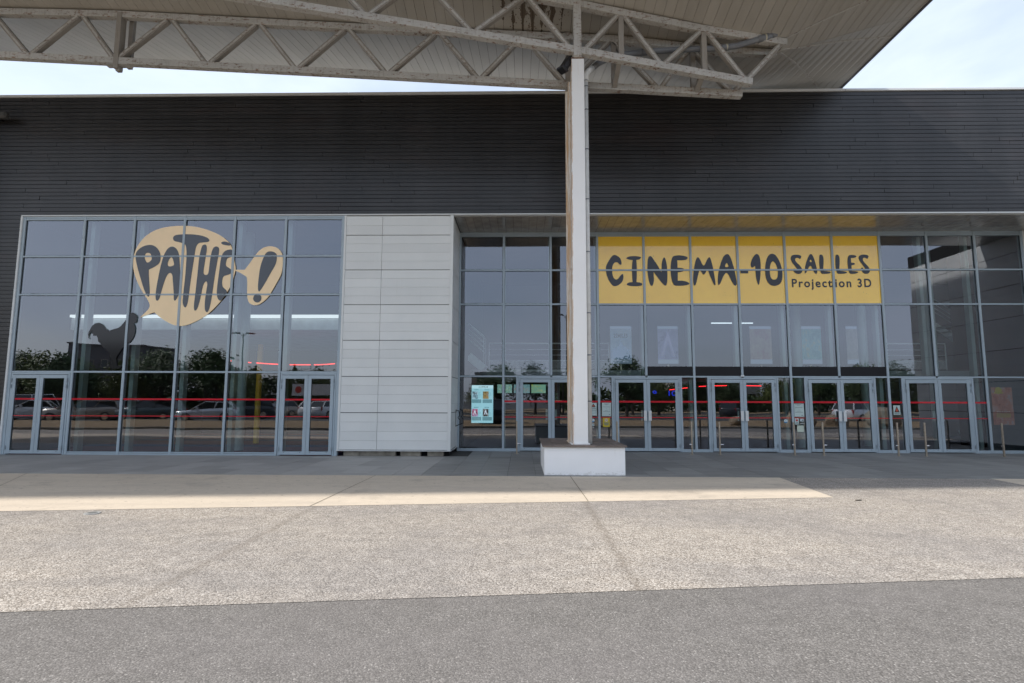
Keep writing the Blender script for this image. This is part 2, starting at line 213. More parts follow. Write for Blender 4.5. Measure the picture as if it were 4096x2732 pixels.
def ramp(n, fac, stops):
    r = n.nodes.new('ShaderNodeValToRGB'); e = r.color_ramp.elements
    while len(e) < len(stops): e.new(0.5)
    for i, (p, c) in enumerate(stops): e[i].position = p; e[i].color = c
    n.links.new(fac, r.inputs[0]); return r.outputs[0]
def objrand(n):
    return n.nodes.new('ShaderNodeObjectInfo').outputs['Random']
def bump(n, b, h, strength=.3, dist=.01):
    o = N(n, 'ShaderNodeBump', Strength=strength, Distance=dist); n.links.new(h, o.inputs['Height']); n.links.new(o.outputs[0], b.inputs['Normal'])

def simple(name, c, rough=.5, metal=0.0, var=.12, scale=3.0, bumps=0.0, spec=.5, streak=(1,1,1), rnd=0.0, emit=None, estr=0.0):
    m, n, b, o = mat_new(name)
    f = noise(n, pos(n, streak), scale, 5)
    lo = C(*[max(0, v*(1-var)) for v in c]); hi = C(*[min(1, v*(1+var)) for v in c])
    cc = ramp(n, f, [(.3, lo), (.7, hi)])
    if rnd:
        r = objrand(n); k = mth(n, 'MULTIPLY_ADD', r, 2*rnd, 1-rnd)
        hs = n.nodes.new('ShaderNodeHueSaturation'); n.links.new(k, hs.inputs['Value']); n.links.new(cc, hs.inputs['Color']); cc = hs.outputs[0]
    n.links.new(cc, b.inputs['Base Color'])
    b.inputs['Roughness'].default_value = rough; b.inputs['Metallic'].default_value = metal
    b.inputs['Specular IOR Level'].default_value = spec
    if bumps: bump(n, b, noise(n, pos(n, streak), scale*8, 4), bumps, .004)
    if emit: b.inputs['Emission Color'].default_value = C(*emit); b.inputs['Emission Strength'].default_value = estr
    return m

M = {}
M['frame'] = simple('frame_paint', (.36,.435,.49), .38, var=.05, scale=1.5, spec=.5)
M['hinge'] = simple('hinge_metal', (.33,.38,.42), .35, .6)
M['white_trim'] = simple('white_trim', (.66,.68,.68), .45, var=.06, streak=(.3,1,3))
M['steel'] = simple('brushed_steel', (.42,.36,.29), .35, .7, var=.15, scale=12)
M['chrome'] = simple('chrome', (.75,.75,.76), .15, 1.0, var=.02)
M['rubber'] = simple('black_rubber', (.02,.02,.022), .6)
M['black'] = simple('black_plastic', (.012,.012,.014), .45)
M['gasket'] = simple('dark_gasket', (.02,.022,.025), .7)
M['pipe_white'] = simple('painted_pipe', (.62,.61,.58), .45, var=.12, scale=5)
M['pipe_grey'] = simple('grey_plastic_pipe', (.17,.18,.195), .4, var=.15, scale=4)
M['backing'] = simple('dark_backing', (.012,.012,.013), .9)
M['soffit_gap'] = simple('rusty_gap', (.035,.024,.016), .9, var=.5, scale=6)
M['concrete'] = simple('rough_concrete', (.33,.30,.25), .85, var=.3, scale=5, bumps=.5)
M['post_paint'] = simple('interior_post_paint', (.40,.50,.50), .5, var=.05)

def wood_dark():
    m, n, b, o = mat_new('charcoal_boards')
    g = noise(n, pos(n, (.5, 1, 14)), 3.0, 6, .6)
    big = noise(n, pos(n, (.35, 1, 1.2)), 1.1, 4)
    c = ramp(n, g, [(.25, C(.014,.013,.013)), (.55, C(.026,.025,.026)), (.8, C(.039,.038,.040))])
    red = ramp(n, big, [(.52, C(0)), (.72, C(1))])
    c = mixc(n, mth(n, 'MULTIPLY', red, .35), c, C(.034,.019,.016))
    w_ = noise(n, pos(n, (.9,1,.09)), 1.0, 4, .6)
    k = mth(n, 'MULTIPLY', mth(n, 'MULTIPLY_ADD', objrand(n), .40, .80), mth(n, 'MULTIPLY_ADD', w_, 1.5, .27))
    hs = n.nodes.new('ShaderNodeHueSaturation'); n.links.new(k, hs.inputs['Value']); n.links.new(c, hs.inputs['Color'])
    n.links.new(hs.outputs[0], b.inputs['Base Color'])
    b.inputs['Roughness'].default_value = .34; b.inputs['Specular IOR Level'].default_value = .5
    bump(n, b, g, .25, .004)
    return m
M['boards'] = wood_dark()

def panel_white():
    m, n, b, o = mat_new('pale_metal_panel')
    big = noise(n, pos(n, (.6,1,.5)), 1.3, 5)
    c = ramp(n, big, [(.3, C(.68,.70,.69)), (.7, C(.75,.765,.75))])
    st = noise(n, pos(n, (6,6,.35)), 2.2, 5, .65)
    c = mixc(n, mth(n, 'MULTIPLY', ramp(n, st, [(.60, C(0)), (.85, C(1))]), .14), c, C(.40,.36,.30))
    k = mth(n, 'MULTIPLY_ADD', objrand(n), .08, .96)
    hs = n.nodes.new('ShaderNodeHueSaturation'); n.links.new(k, hs.inputs['Value']); n.links.new(c, hs.inputs['Color'])
    n.links.new(hs.outputs[0], b.inputs['Base Color'])
    b.inputs['Roughness'].default_value = .42
    return m
M['panel'] = panel_white()

def rusty(name, base, rust_lo=.60, rust_hi=.66, amt=1.0, streak=(3,3,3)):
    m, n, b, o = mat_new(name)
    f = noise(n, pos(n), 1.4, 5); f2 = noise(n, pos(n, streak), 7.0, 8, .72); f3 = noise(n, pos(n, (9,9,1.1)), 2.5, 6, .6)
    c = ramp(n, f, [(.3, C(*[v*.82 for v in base])), (.7, C(*base))])
    c = mixc(n, mth(n, 'MULTIPLY', ramp(n, f3, [(.5, C(0)), (.75, C(1))]), .45), c, C(.20,.16,.12))
    # rust gathers on lower edges of members: faces turned down and their rims
    r = ramp(n, f2, [(rust_lo, C(0)), (rust_hi, C(1))])
    c = mixc(n, mth(n, 'MULTIPLY', r, amt), c, ramp(n, f, [(.35, C(.10,.038,.014)), (.65, C(.22,.10,.04))]))
    n.links.new(c, b.inputs['Base Color']); b.inputs['Roughness'].default_value = .6
    bump(n, b, f2, .3, .004)
    return m
M['truss'] = rusty('grey_steel_paint_with_rust', (.53,.52,.49), .54, .62, .8, (1.2,1.2,3.0))
M['truss_web'] = rusty('dusty_steel_paint', (.33,.305,.27), .64, .72, .7)
M['column'] = simple('white_column_paint', (.86,.855,.84), .5, var=.03, scale=2.5, streak=(5,5,.5))

def stained(name, base, stain, lo, hi, amt, sc_, streak, zmax=None, rough=.6, arris=0):
    m, n, b, o = mat_new(name)
    f = noise(n, pos(n, streak), sc_, 7, .65)
    c = ramp(n, noise(n, pos(n), 1.5, 4), [(.3, C(*[v*.95 for v in base])), (.7, C(*base))])
    a = mth(n, 'MULTIPLY', ramp(n, f, [(lo, C(0)), (hi, C(1))]), amt)
    c = mixc(n, a, c, C(*stain))
    if arris:
        g = n.nodes.new('ShaderNodeNewGeometry'); s = n.nodes.new('ShaderNodeSeparateXYZ'); n.links.new(g.outputs['Position'], s.inputs[0])
        d = mth(n, 'ABSOLUTE', mth(n, 'SUBTRACT', s.outputs[0], mth(n, 'MULTIPLY_ADD', s.outputs[2], .0046, arris)))
        e = mth(n, 'LESS_THAN', d, mth(n, 'MULTIPLY', ramp(n, noise(n, pos(n, (1,1,.8)), 2.6, 6, .7), [(.42, C(0)), (.75, C(1))]), .04))
        c = mixc(n, mth(n, 'MULTIPLY', e, .5), c, C(.55,.30,.11))
    if zmax:
        g = n.nodes.new('ShaderNodeNewGeometry'); s = n.nodes.new('ShaderNodeSeparateXYZ'); n.links.new(g.outputs['Position'], s.inputs[0])
        t = mth(n, 'SUBTRACT', 1.0, mth(n, 'DIVIDE', s.outputs[2], zmax), clamp=True)
        e = mth(n, 'GREATER_THAN', mth(n, 'ADD', mth(n, 'MULTIPLY', t, .5), noise(n, pos(n, (3,3,6)), 3.5, 7, .7)), .92)
        c = mixc(n, mth(n, 'MULTIPLY', e, .25), c, C(.30,.27,.22))
    n.links.new(c, b.inputs['Base Color']); b.inputs['Roughness'].default_value = rough
    return m
M['column'] = stained('white_column_paint', (.86,.855,.84), (.52,.36,.20), .62, .74, .45, 1.5, (9,9,.45), arris=1.105)

def rear_col():
    m, n, b, o = mat_new('rust_streaked_white_paint')
    f = noise(n, pos(n, (14,14,.7)), 1.6, 7, .65); g = noise(n, pos(n, (6,6,1.6)), 3, 6, .7)
    c = ramp(n, g, [(.35, C(.70,.67,.60)), (.65, C(.82,.80,.76))])
    c = mixc(n, mth(n, 'MULTIPLY', ramp(n, f, [(.42, C(0)), (.58, C(1))]), .8), c, C(.58,.33,.12))
    c = mixc(n, ramp(n, g, [(.66, C(0)), (.70, C(1))]), c, C(.10,.06,.03))
    n.links.new(c, b.inputs['Base Color']); b.inputs['Roughness'].default_value = .65
    return m
M['rear_column'] = rear_col()

def soffit():
    m, n, b, o = mat_new('stained_soffit_boards')
    f = noise(n, pos(n, (1,.25,1)), 1.2, 5)
    c = ramp(n, f, [(.3, C(.36,.34,.30)), (.7, C(.43,.41,.37))])
    k = mth(n, 'MULTIPLY_ADD', objrand(n), .10, .95)
    hs = n.nodes.new('ShaderNodeHueSaturation'); n.links.new(k, hs.inputs['Value']); n.links.new(c, hs.inputs['Color']); c = hs.outputs[0]
    # drip stains of brown water marks over the column, around (0.2, -3.6)
    g = n.nodes.new('ShaderNodeNewGeometry'); sx = n.nodes.new('ShaderNodeSeparateXYZ'); n.links.new(g.outputs['Position'], sx.inputs[0])
    dx = mth(n, 'DIVIDE', mth(n, 'SUBTRACT', sx.outputs[0], .25), 1.15)
    dy = mth(n, 'DIVIDE', mth(n, 'SUBTRACT', sx.outputs[1], -3.7), 1.3)
    d = mth(n, 'ADD', mth(n, 'MULTIPLY', dx, dx), mth(n, 'MULTIPLY', dy, dy))
    fall = mth(n, 'SUBTRACT', 1.0, mth(n, 'MULTIPLY', d, .8), clamp=True)
    # distance from the board joints (every 0.24 m)
    ph = mth(n, 'FRACT', mth(n, 'DIVIDE', mth(n, 'ADD', sx.outputs[0], 24.0), .24))
    jd = mth(n, 'MULTIPLY', mth(n, 'ABSOLUTE', mth(n, 'SUBTRACT', ph, .5)), 2.0)
    w = noise(n, pos(n, (2.2,1.6,1)), 2.2, 7, .7)
    spots = noise(n, pos(n, (5,4,1)), 3.0, 3, .5)
    band = mth(n, 'ADD', mth(n, 'MULTIPLY', jd, .55), mth(n, 'ADD', mth(n, 'MULTIPLY', w, .9), mth(n, 'MULTIPLY', fall, .60)))
    st = ramp(n, band, [(1.0*.985, C(0)), (1.0, C(1))])
    st1 = mth(n, 'MULTIPLY', mth(n, 'GREATER_THAN', band, 1.25), .85)
    st2 = mth(n, 'MULTIPLY', mth(n, 'GREATER_THAN', mth(n, 'ADD', spots, mth(n, 'MULTIPLY', fall, .26)), .80), .8)
    # thin grime hugging the joints everywhere
    gr = mth(n, 'MULTIPLY', mth(n, 'GREATER_THAN', mth(n, 'ADD', mth(n, 'MULTIPLY', jd, .6), mth(n, 'MULTIPLY', noise(n, pos(n, (3,1.3,1)), 4, 7, .75), .8)), 1.08), .6)
    a = mth(n, 'MAXIMUM', mth(n, 'MAXIMUM', st1, st2), gr)
    c = mixc(n, a, c, C(.075,.045,.022))
    n.links.new(c, b.inputs['Base Color']); b.inputs['Roughness'].default_value = .42; b.inputs['Specular IOR Level'].default_value = .4
    return m
M['soffit'] = soffit()
M['soffit_entry'] = simple('glossy_soffit_metal', (.33,.32,.30), .16, .25, var=.2, scale=4, spec=.7, rnd=.06)

def glass():
    m, n, b, out = mat_new('tinted_glass'); n.nodes.remove(b)
    tr = N(n, 'ShaderNodeBsdfTransparent'); tr.inputs[0].default_value = C(.80,.88,.87)
    gl = N(n, 'ShaderNodeBsdfGlossy', Roughness=0.0); gl.inputs['Color'].default_value = C(.86,.90,1.0)
    fr = N(n, 'ShaderNodeFresnel', IOR=1.5)
    f = mth(n, 'MULTIPLY_ADD', fr.outputs[0], 1.0, .145, clamp=True)
    w = noise(n, pos(n, (.55,1,.9)), 1.3, 1, .4)
    w2 = mth(n, 'ADD', w, mth(n, 'MULTIPLY', objrand(n), 3.0))
    bp = N(n, 'ShaderNodeBump', Strength=.22, Distance=.006); n.links.new(w, bp.inputs['Height'])
    n.links.new(bp.outputs[0], gl.inputs['Normal'])
    mx = n.nodes.new('ShaderNodeMixShader'); n.links.new(f, mx.inputs[0]); n.links.new(tr.outputs[0], mx.inputs[1]); n.links.new(gl.outputs[0], mx.inputs[2])
    n.links.new(mx.outputs[0], out.inputs[0])
    return m
M['glass'] = glass()

def vinyl(name, c, gloss, rough=.03, var=.04, spots=False):
    m, n, b, out = mat_new(name)
    f = noise(n, pos(n), 2.0, 4)
    cc = ramp(n, f, [(.3, C(*[v*(1-var) for v in c])), (.7, C(*[min(1,v*(1+var)) for v in c]))])
    if spots:
        s = noise(n, pos(n, (1,1,1)), 26.0, 2, .5); cc = mixc(n, mth(n, 'GREATER_THAN', s, .76), cc, C(.10,.06,.01))
    n.links.new(cc, b.inputs['Base Color']); b.inputs['Roughness'].default_value = .6; b.inputs['Specular IOR Level'].default_value = .1
    gl = N(n, 'ShaderNodeBsdfGlossy', Roughness=rough); gl.inputs['Color'].default_value = C(.95,.95,1)
    mx = N(n, 'ShaderNodeMixShader'); mx.inputs[0].default_value = gloss
    n.links.new(b.outputs[0], mx.inputs[1]); n.links.new(gl.outputs[0], mx.inputs[2]); n.links.new(mx.outputs[0], out.inputs[0])
    return m
M['yellow'] = vinyl('yellow_film', (.98,.60,.045), .085, .05, spots=True)
M['cream'] = vinyl('cream_film', (.93,.66,.32), .09, .06)
M['ink'] = vinyl('dark_lettering_film', (.018,.020,.024), .035, .12)
M['ink_left'] = vinyl('dark_lettering_film_glossier', (.03,.034,.038), .06, .12)
M['rooster'] = vinyl('dark_silhouette_film', (.014,.014,.015), .035, .10)
M['red'] = vinyl('red_stripe_film', (.58,.02,.035), .06, .05)
M['spandrel'] = vinyl('black_opaque_band', (.012,.012,.014), .012, .25)

def ground_mat(name, kind):
    m, n, b, out = mat_new(name)
    p = pos(n)
    big = noise(n, pos(n, (.5,1.0,1)), .55, 5, .6); mid = noise(n, p, 5.0, 5, .6)
    if kind in ('gravel', 'asphalt'):
        sc_ = 80.0 if kind == 'gravel' else 95.0
        v = N(n, 'ShaderNodeTexVoronoi', Scale=sc_); n.links.new(p, v.inputs['Vector'])
        sep = n.nodes.new('ShaderNodeSeparateColor'); n.links.new(v.outputs['Color'], sep.inputs[0])
        if kind == 'gravel':
            c = ramp(n, sep.outputs[0], [(0, C(.21,.185,.155)), (.3, C(.37,.33,.285)), (.6, C(.475,.425,.37)), (.85, C(.57,.52,.46)), (1, C(.70,.66,.60))])
            dk = mth(n, 'MULTIPLY', ramp(n, v.outputs['Distance'], [(.45, C(0)), (.8, C(1))]), .75)
            c = mixc(n, dk, c, C(.12,.105,.09))
            c = mixc(n, mth(n, 'MULTIPLY', ramp(n, big, [(.40, C(0)), (.62, C(1))]), .38), c, C(.20,.195,.20))
            k = ramp(n, mid, [(.3, C(.85)), (.7, C(1.12))])
        else:
            c = ramp(n, sep.outputs[0], [(0, C(.15,.141,.131)), (.5, C(.205,.193,.180)), (.85, C(.25,.236,.221)), (.97, C(.30,.283,.265)), (1, C(.42,.40,.375))])
            dk = mth(n, 'MULTIPLY', ramp(n, v.outputs['Distance'], [(.4, C(0)), (.8, C(1))]), .65)
            c = mixc(n, dk, c, C(.085,.08,.075))
            c = mixc(n, mth(n, 'MULTIPLY', ramp(n, big, [(.45, C(0)), (.65, C(1))]), .30), c, C(.205,.19,.185))
            k = ramp(n, mid, [(.3, C(.9)), (.7, C(1.08))])
        c = mixc(n, 1.0, c, k, 'MULTIPLY')
        bump(n, b, mth(n, 'MULTIPLY', v.outputs['Distance'], -1.0), .55 if kind == 'gravel' else .4, .006)
    elif kind == 'sand':
        fine = noise(n, p, 95.0, 3, .7); spk = noise(n, pos(n, (.7,1.2,1)), 13.0, 2, .5)
        c = ramp(n, fine, [(.25, C(.46,.39,.31)), (.5, C(.61,.53,.43)), (.75, C(.73,.64,.53))])
        c = mixc(n, mth(n, 'MULTIPLY', mth(n, 'GREATER_THAN', spk, .69), .5), c, C(.12,.10,.08))
        c = mixc(n, 1.0, c, ramp(n, mixc(n, .5, big, mid), [(.35, C(.90,.90,.90)), (.65, C(1.04))]), 'MULTIPLY')
        bump(n, b, fine, .3, .003)
    elif kind in ('slate', 'slate_light'):
        st = noise(n, pos(n, (.35, 3.2, 1)), 3.2, 6, .62); fine = noise(n, p, 40, 3)
        if kind == 'slate': c = ramp(n, st, [(.25, C(.17,.172,.168)), (.55, C(.25,.252,.245)), (.8, C(.33,.33,.32))])
        else: c = ramp(n, st, [(.25, C(.28,.278,.27)), (.55, C(.365,.36,.35)), (.8, C(.44,.435,.42))])
        k = mth(n, 'MULTIPLY_ADD', objrand(n), .26, .87)
        hs = n.nodes.new('ShaderNodeHueSaturation'); n.links.new(k, hs.inputs['Value']); n.links.new(c, hs.inputs['Color']); c = hs.outputs[0]
        bump(n, b, st, .2, .004)
    elif kind == 'road':
        fine = noise(n, p, 30.0, 3, .7)
        c = ramp(n, fine, [(.3, C(.06,.06,.06)), (.7, C(.11,.108,.105))]); c = mixc(n, 1.0, c, ramp(n, big, [(.3, C(.8)), (.7, C(1.15))]), 'MULTIPLY')
    elif kind == 'grass':
        fine = noise(n, p, 14.0, 5, .7)
        c = ramp(n, fine, [(.3, C(.12,.09,.05)), (.55, C(.33,.235,.14)), (.75, C(.46,.35,.23))])
        bump(n, b, fine, .8, .05)
    if kind == 'gravel':      # worn bands along two old joints
        g = n.nodes.new('ShaderNodeNewGeometry'); s = n.nodes.new('ShaderNodeSeparateXYZ'); n.links.new(g.outputs['Position'], s.inputs[0])
        wob = mth(n, 'MULTIPLY', mth(n, 'SUBTRACT', noise(n, pos(n), 2.2, 4), .5), .16)
        for x_, amt_ in ((-3.1, .34), (1.0, .42), (6.2, .18)):
            d = mth(n, 'ABSOLUTE', mth(n, 'ADD', mth(n, 'SUBTRACT', s.outputs[0], x_), wob))
            k_ = mth(n, 'MULTIPLY', mth(n, 'SUBTRACT', 1.0, mth(n, 'DIVIDE', d, .085), clamp=True), amt_)
            c = mixc(n, mth(n, 'MULTIPLY', k_, ramp(n, mid, [(.3, C(.35)), (.6, C(1))])), c, C(.12,.095,.07))
    if kind in ('gravel','asphalt','sand'):
        st1 = noise(n, pos(n, (1,1,1), (3.3,1.7,0)), .9, 7, .68); st2 = noise(n, pos(n, (.22,1.6,1), (0,0,0), (0,0,.12)), 1.3, 5, .6)
        c = mixc(n, mth(n, 'MULTIPLY', ramp(n, st1, [(.56, C(0)), (.70, C(1))]), .30), c, C(.13,.12,.115))
        c = mixc(n, mth(n, 'MULTIPLY', ramp(n, st2, [(.50, C(0)), (.72, C(1))]), .22), c, C(.20,.185,.175))
        gum = N(n, 'ShaderNodeTexVoronoi', Scale=1.6); n.links.new(pos(n, (1,1,1), (.4,.9,0)), gum.inputs['Vector'])
        c = mixc(n, mth(n, 'MULTIPLY', mth(n, 'LESS_THAN', gum.outputs['Distance'], .035), .45), c, C(.10,.095,.09))
    n.links.new(c, b.inputs['Base Color'])
    b.inputs['Roughness'].default_value = .55 if 'slate' in kind else .9
    b.inputs['Specular IOR Level'].default_value = .35 if 'slate' in kind else .15
    return m
for k in ('gravel','asphalt','sand','slate','slate_light','road','grass'): M[k] = ground_mat(k + '_ground', k)
M['joint'] = simple('earth_filled_joint', (.16,.135,.095), .95, var=.45, scale=14)
M['joint_soft'] = simple('worn_gravel_joint', (.34,.305,.265), .95, var=.30, scale=40)
M['plinth'] = simple('white_rendered_plinth', (.88,.885,.89), .7, var=.03, scale=2, bumps=.15)
M['plinth'] = stained('white_rendered_plinth', (.88,.885,.89), (.62,.60,.56), .60, .8, .4, 2.0, (2.5,2.5,1.2), zmax=.22)
M['cap'] = simple('brown_stone_cap', (.17,.135,.115), .6, var=.35, scale=5, rnd=.22)
M['cap_trim'] = simple('stone_cap_edge', (.20,.17,.15), .6, var=.3, scale=7)
def emis(name, c, s, base=(.02,.02,.02)):
    m, n, b, o = mat_new(name); b.inputs['Base Color'].default_value = C(*base)
    b.inputs['Emission Color'].default_value = C(*c); b.inputs['Emission Strength'].default_value = s; b.inputs['Roughness'].default_value = .4
    return m

# ------------------------------------------------------------------ ground
R = 1.662            # depth of the entrance recess
structure('ground', MB().box(-400,400,-400,300,-.30,-.012), M['road'])
# roads and surfacing are thin sheets, each a few millimetres above the one below
def edge(x, c): return c + .124*x
def sheet(name, poly, z, mat):
    me = bpy.data.meshes.new(name); me.from_pydata([(x,y,z) for x,y in poly], [], [tuple(range(len(poly)))]); me.materials.append(mat)
    o = link(name, me); o['kind'] = 'structure'; return o
sheet('asphalt_forecourt', [(-60,-13.0),(60,-13.0),(60,-3.9),(-60,-3.9)], -.008, M['asphalt'])
sheet('gravel_pavement', [(-60,edge(-60,-11.02)),(30,edge(30,-11.02)),(30,-3.93),(-60,-3.93)], -.004, M['gravel'])
sheet('sand_pavement', [(-60,-3.93),(-60,edge(-60,-6.93)),(5.18,edge(5.18,-6.93)),(5.37,-3.93)], 0.0, M['sand'])
sheet('sand_pavement', [(9.70,-3.93),(9.52,edge(9.5,-6.93)),(40,edge(40,-6.93)),(40,-3.93)], 0.0, M['sand'])
for pts, mt, w in (([(-3.10,-3.95),(-3.19,-7.35)], 'joint', .012), ([(1.01,-3.95),(1.045,-6.80)], 'joint', .012), ([(-10.6,-3.95),(-8.2,-7.9)], 'joint', .010)):
    (xa,ya),(xb,yb) = pts
    sheet('paving_joint', [(xa-w/2,ya),(xa+w/2,ya),(xb+w/2,yb),(xb-w/2,yb)][::-1], .004, M[mt])
# slate slabs in front of the doors
slabs = thing('slate_terrace', 'grey slate slab terrace running along the glazed front', 'paving', (0,-2,0))
slabs['kind'] = 'structure'
for k_ in ('label','category'): del slabs[k_]
MB().box(-40,40,-3.925,R+.3,-.2,-.018).build('slab_bed', M['joint'], slabs)
unit = {}
for k_ in ('slate','slate_light'):
    unit[k_] = MB().box(0,1,0,1,-.016,0).mesh('slab_'+k_, M[k_])
xs = [-17.4 + .61*i for i in range(58)]
for i, x in enumerate(xs):
    rows = [(-3.92,-3.55),(-3.543,-2.35),(-2.343,-1.15),(-1.143,.05)]
    if i % 2: rows = [(-3.92,-2.95),(-2.943,-1.75),(-1.743,-.55),(-.543,.05)]
    if x > -2.1: rows.append((.057, R+.1))
    for y0,y1 in rows:
        light = x < -2.35
        o = link('slab', unit['slate_light' if light else 'slate'], slabs)
        o.location = (x, y0, 0.003+random.uniform(-.0015,.0015)); o.scale = (.604, y1-y0, 1)
        o.matrix_parent_inverse = Matrix.Translation((0,2,0))
# far side strips of terrace beyond the frame
MB().box(-40,-17.41,-3.92,.05,-.016,.003).build('slab_strip', M['slate_light'], slabs)
MB().box(17.98,40,-3.92,.05,-.016,.003).build('slab_strip', M['slate'], slabs)

# planted strip and road behind the camera, seen mirrored in the glass
structure('kerb', MB().box(-70,60,-13.15,-13.0,-.05,.11), M['concrete'])
structure('verge', MB().box(-70,60,-22.9,-13.15,-.05,.09), M['grass'])
structure('kerb', MB().box(-70,60,-23.05,-22.9,-.05,.11), M['concrete'])
structure('kerb', MB().box(-90,60,-33.0,-32.8,-.05,.12), M['concrete'])
structure('verge', MB().box(-90,60,-36.5,-33.0,-.05,.10), M['grass'])
structure('kerb', MB().box(-90,60,-46.2,-46.0,-.05,.12), M['concrete'])
structure('verge', MB().box(-140,120,-70,-46.2,-.05,.10), M['grass'])
sheet('sand_crossing', [(-60,-9.0+.0),(-60,-9.0)], -.004, M['sand']) if False else None
M['paint_line'] = simple('worn_white_road_paint', (.55,.55,.53), .8, var=.2, scale=12)
for i in range(14):
    x = -38+2.6*i + (12 if i > 9 else 0)
    o = sheet('parking_line', [(x,-38),(x+.1,-38),(x+.1,-43),(x,-43)][::-1], -.006, M['paint_line'])

# ------------------------------------------------------------------ the cinema building
B = thing('cinema_building', 'long cinema front with charcoal boards above grey framed glass', 'building', (0,0,0))
WX0, WX1 = -17.2, 17.2
MB().box(WX0,WX1,.05,.30,7.06,10.78).build('wall', M['backing'], B)
MB().box(WX0,-14.99,.05,.30,.19,7.06).build('wall', M['backing'], B)
MB().box(WX0,-14.99,.06,.30,-.1,.17).build('wall_base', M['concrete'], B)
MB().box(-17.2,17.2,.31,24,10.45,10.62).build('roof', M['concrete'], B)
MB().box(-40,WX0-.002,.05,24,-.1,10.7).build('wall', M['boards'], B)
MB().box(-22.0,-17.21,-1.2,.04,-.1,10.7).build('wall', M['boards'], B)
# charcoal boards, butt jointed at random
pm = MB().box(0,1,0,.028,0,1).mesh('plank', M['boards'])
rows = 31; rh = (10.785-7.062)/rows; nb = 0
for k in range(rows):
    z = 7.062 + k*rh
    x = WX0 - random.uniform(0, 3.0)
    while x < WX1:
        L_ = random.choice((4.2,4.8,5.4)); x1 = min(x+L_, WX1); x0 = max(x, WX0)
        if x1-x0 > .3:
            o = link('plank', pm, B); o.location = (x0+.005, .012+random.uniform(-.005,.005), z+.005); o.scale = (x1-x0-.010, 1, rh-.014); nb += 1
        x += L_
k = 0; z = 7.062-rh
while z > .19:
    o = link('plank', pm, B); o.location = (WX0+.003, .012+random.uniform(-.002,.002), z+.005); o.scale = (-14.99-WX0-.01, 1, rh-.011); z -= rh; nb += 1
print('planks', nb)
# cap flashing along the top of the wall in lengths
x = WX0
while x < WX1:
    x1 = min(x+2.98, WX1)
    MB().box(x+.003,x1-.003,-.035,.45,10.79,10.86).build('coping', M['white_trim'], B, bevel=.006); x = x1
# white drip flashing under the boards
for x0,x1 in ((-14.99,-11.0),(-10.997,-7.0),(-6.997,-2.03),(-2.027,3),(3.003,9),(9.003,17.2)):
    MB().box(x0,x1,-.045,.11,7.017,7.05).build('drip_flashing', M['white_trim'], B)
MB().box(-17.2,-14.97,-.04,.05,.165,.187).build('drip_flashing', M['white_trim'], B)
# entrance soffit, laid in slightly slanted metal strips
sx = -2.2
MB().box(-2.05,22,.05,R+.2,7.02,7.10).build('soffit_backing', M['soffit_gap'], B)
while sx < 16.0:
    MB().add([(sx+.004,.115,7.0),(sx+.236,.115,7.0),(sx+.236,R-.01,7.0),(sx+.004,R-.01,7.0),(sx+.004,.115,7.018),(sx+.236,.115,7.018),(sx+.236,R-.01,7.018),(sx+.004,R-.01,7.018)],
        [(3,2,1,0),(4,5,6,7),(0,1,5,4),(1,2,6,5),(2,3,7,6),(3,0,4,7)]).build('entry_soffit_strip', M['soffit_entry'], B)
    sx += .24

# pale panel block between the two glazed fronts
BX0, BX1 = -5.265, -2.03
MB().box(BX0+.02,BX1-.03,.045,2.4,.17,7.0).build('block_core', M['backing'], B)
MB().box(BX0,BX0+.06,-.02,.045,.17,7.012).build('corner_trim', M['panel'], B, bevel=.004)
MB().box(-2.125,BX1,-.025,.045,.17,7.012).build('corner_trim', M['panel'], B, bevel=.006)
MB().box(BX0-.0,BX1+.0,-.035,.10,.145,.168).build('drip_flashing', M['white_trim'], B)
MB().box(BX1-.004,BX1+.02,.0,R,.145,.168).build('drip_flashing', M['white_trim'], B)
zc = [.172,1.221,2.255,3.298,4.340,5.374,6.416,7.002]
for a, b in zip(zc, zc[1:]):
    n = 4 if b-a > .9 else 2
    for j in range(n):
        z0 = a + (b-a)*j/n + (.009 if j == 0 else .0015); z1 = a + (b-a)*(j+1)/n - (.009 if j == n-1 else .0015)
        MB().box(-5.203,-4.137,-.004,.04,z0,z1).build('metal_panel', M['panel'], B, bevel=.002)
        MB().box(-4.128,-2.128,-.004,.04,z0,z1).build('metal_panel', M['panel'], B, bevel=.002)
        MB().box(-2.058,BX1-.004,.05,.86,z0,z1).build('metal_panel', M['panel'], B, bevel=.002)
        MB().box(-2.058,BX1-.004,.868,R-.06,z0,z1).build('metal_panel', M['panel'], B, bevel=.002)
for x0,x1 in ((-5.1,-4.66),(-4.655,-3.62),(-3.47,-2.90),(-2.70,-2.25)):
    MB().box(x0,x1,.10+.05*random.random(),.4,0,.14).build('base_block', M['concrete'], B)
MB().box(-5.2,-2.1,.3,.5,0,.14).build('wall_base', M['backing'], B)
# bow handle on the side of the block
MB().tube([(BX1+.005,1.15,1.28),(BX1+.09,1.17,1.26),(BX1+.115,1.19,1.12),(BX1+.06,1.2,1.05),(BX1+.12,1.2,.98),(BX1+.12,1.19,.85),(BX1+.005,1.15,.80)], .014, 8).build('pull_handle', M['black'], B, smooth=True)
MB().box(BX1-.002,BX1+.006,1.12,1.18,.78,1.30).build('handle_plate', M['rubber'], B)

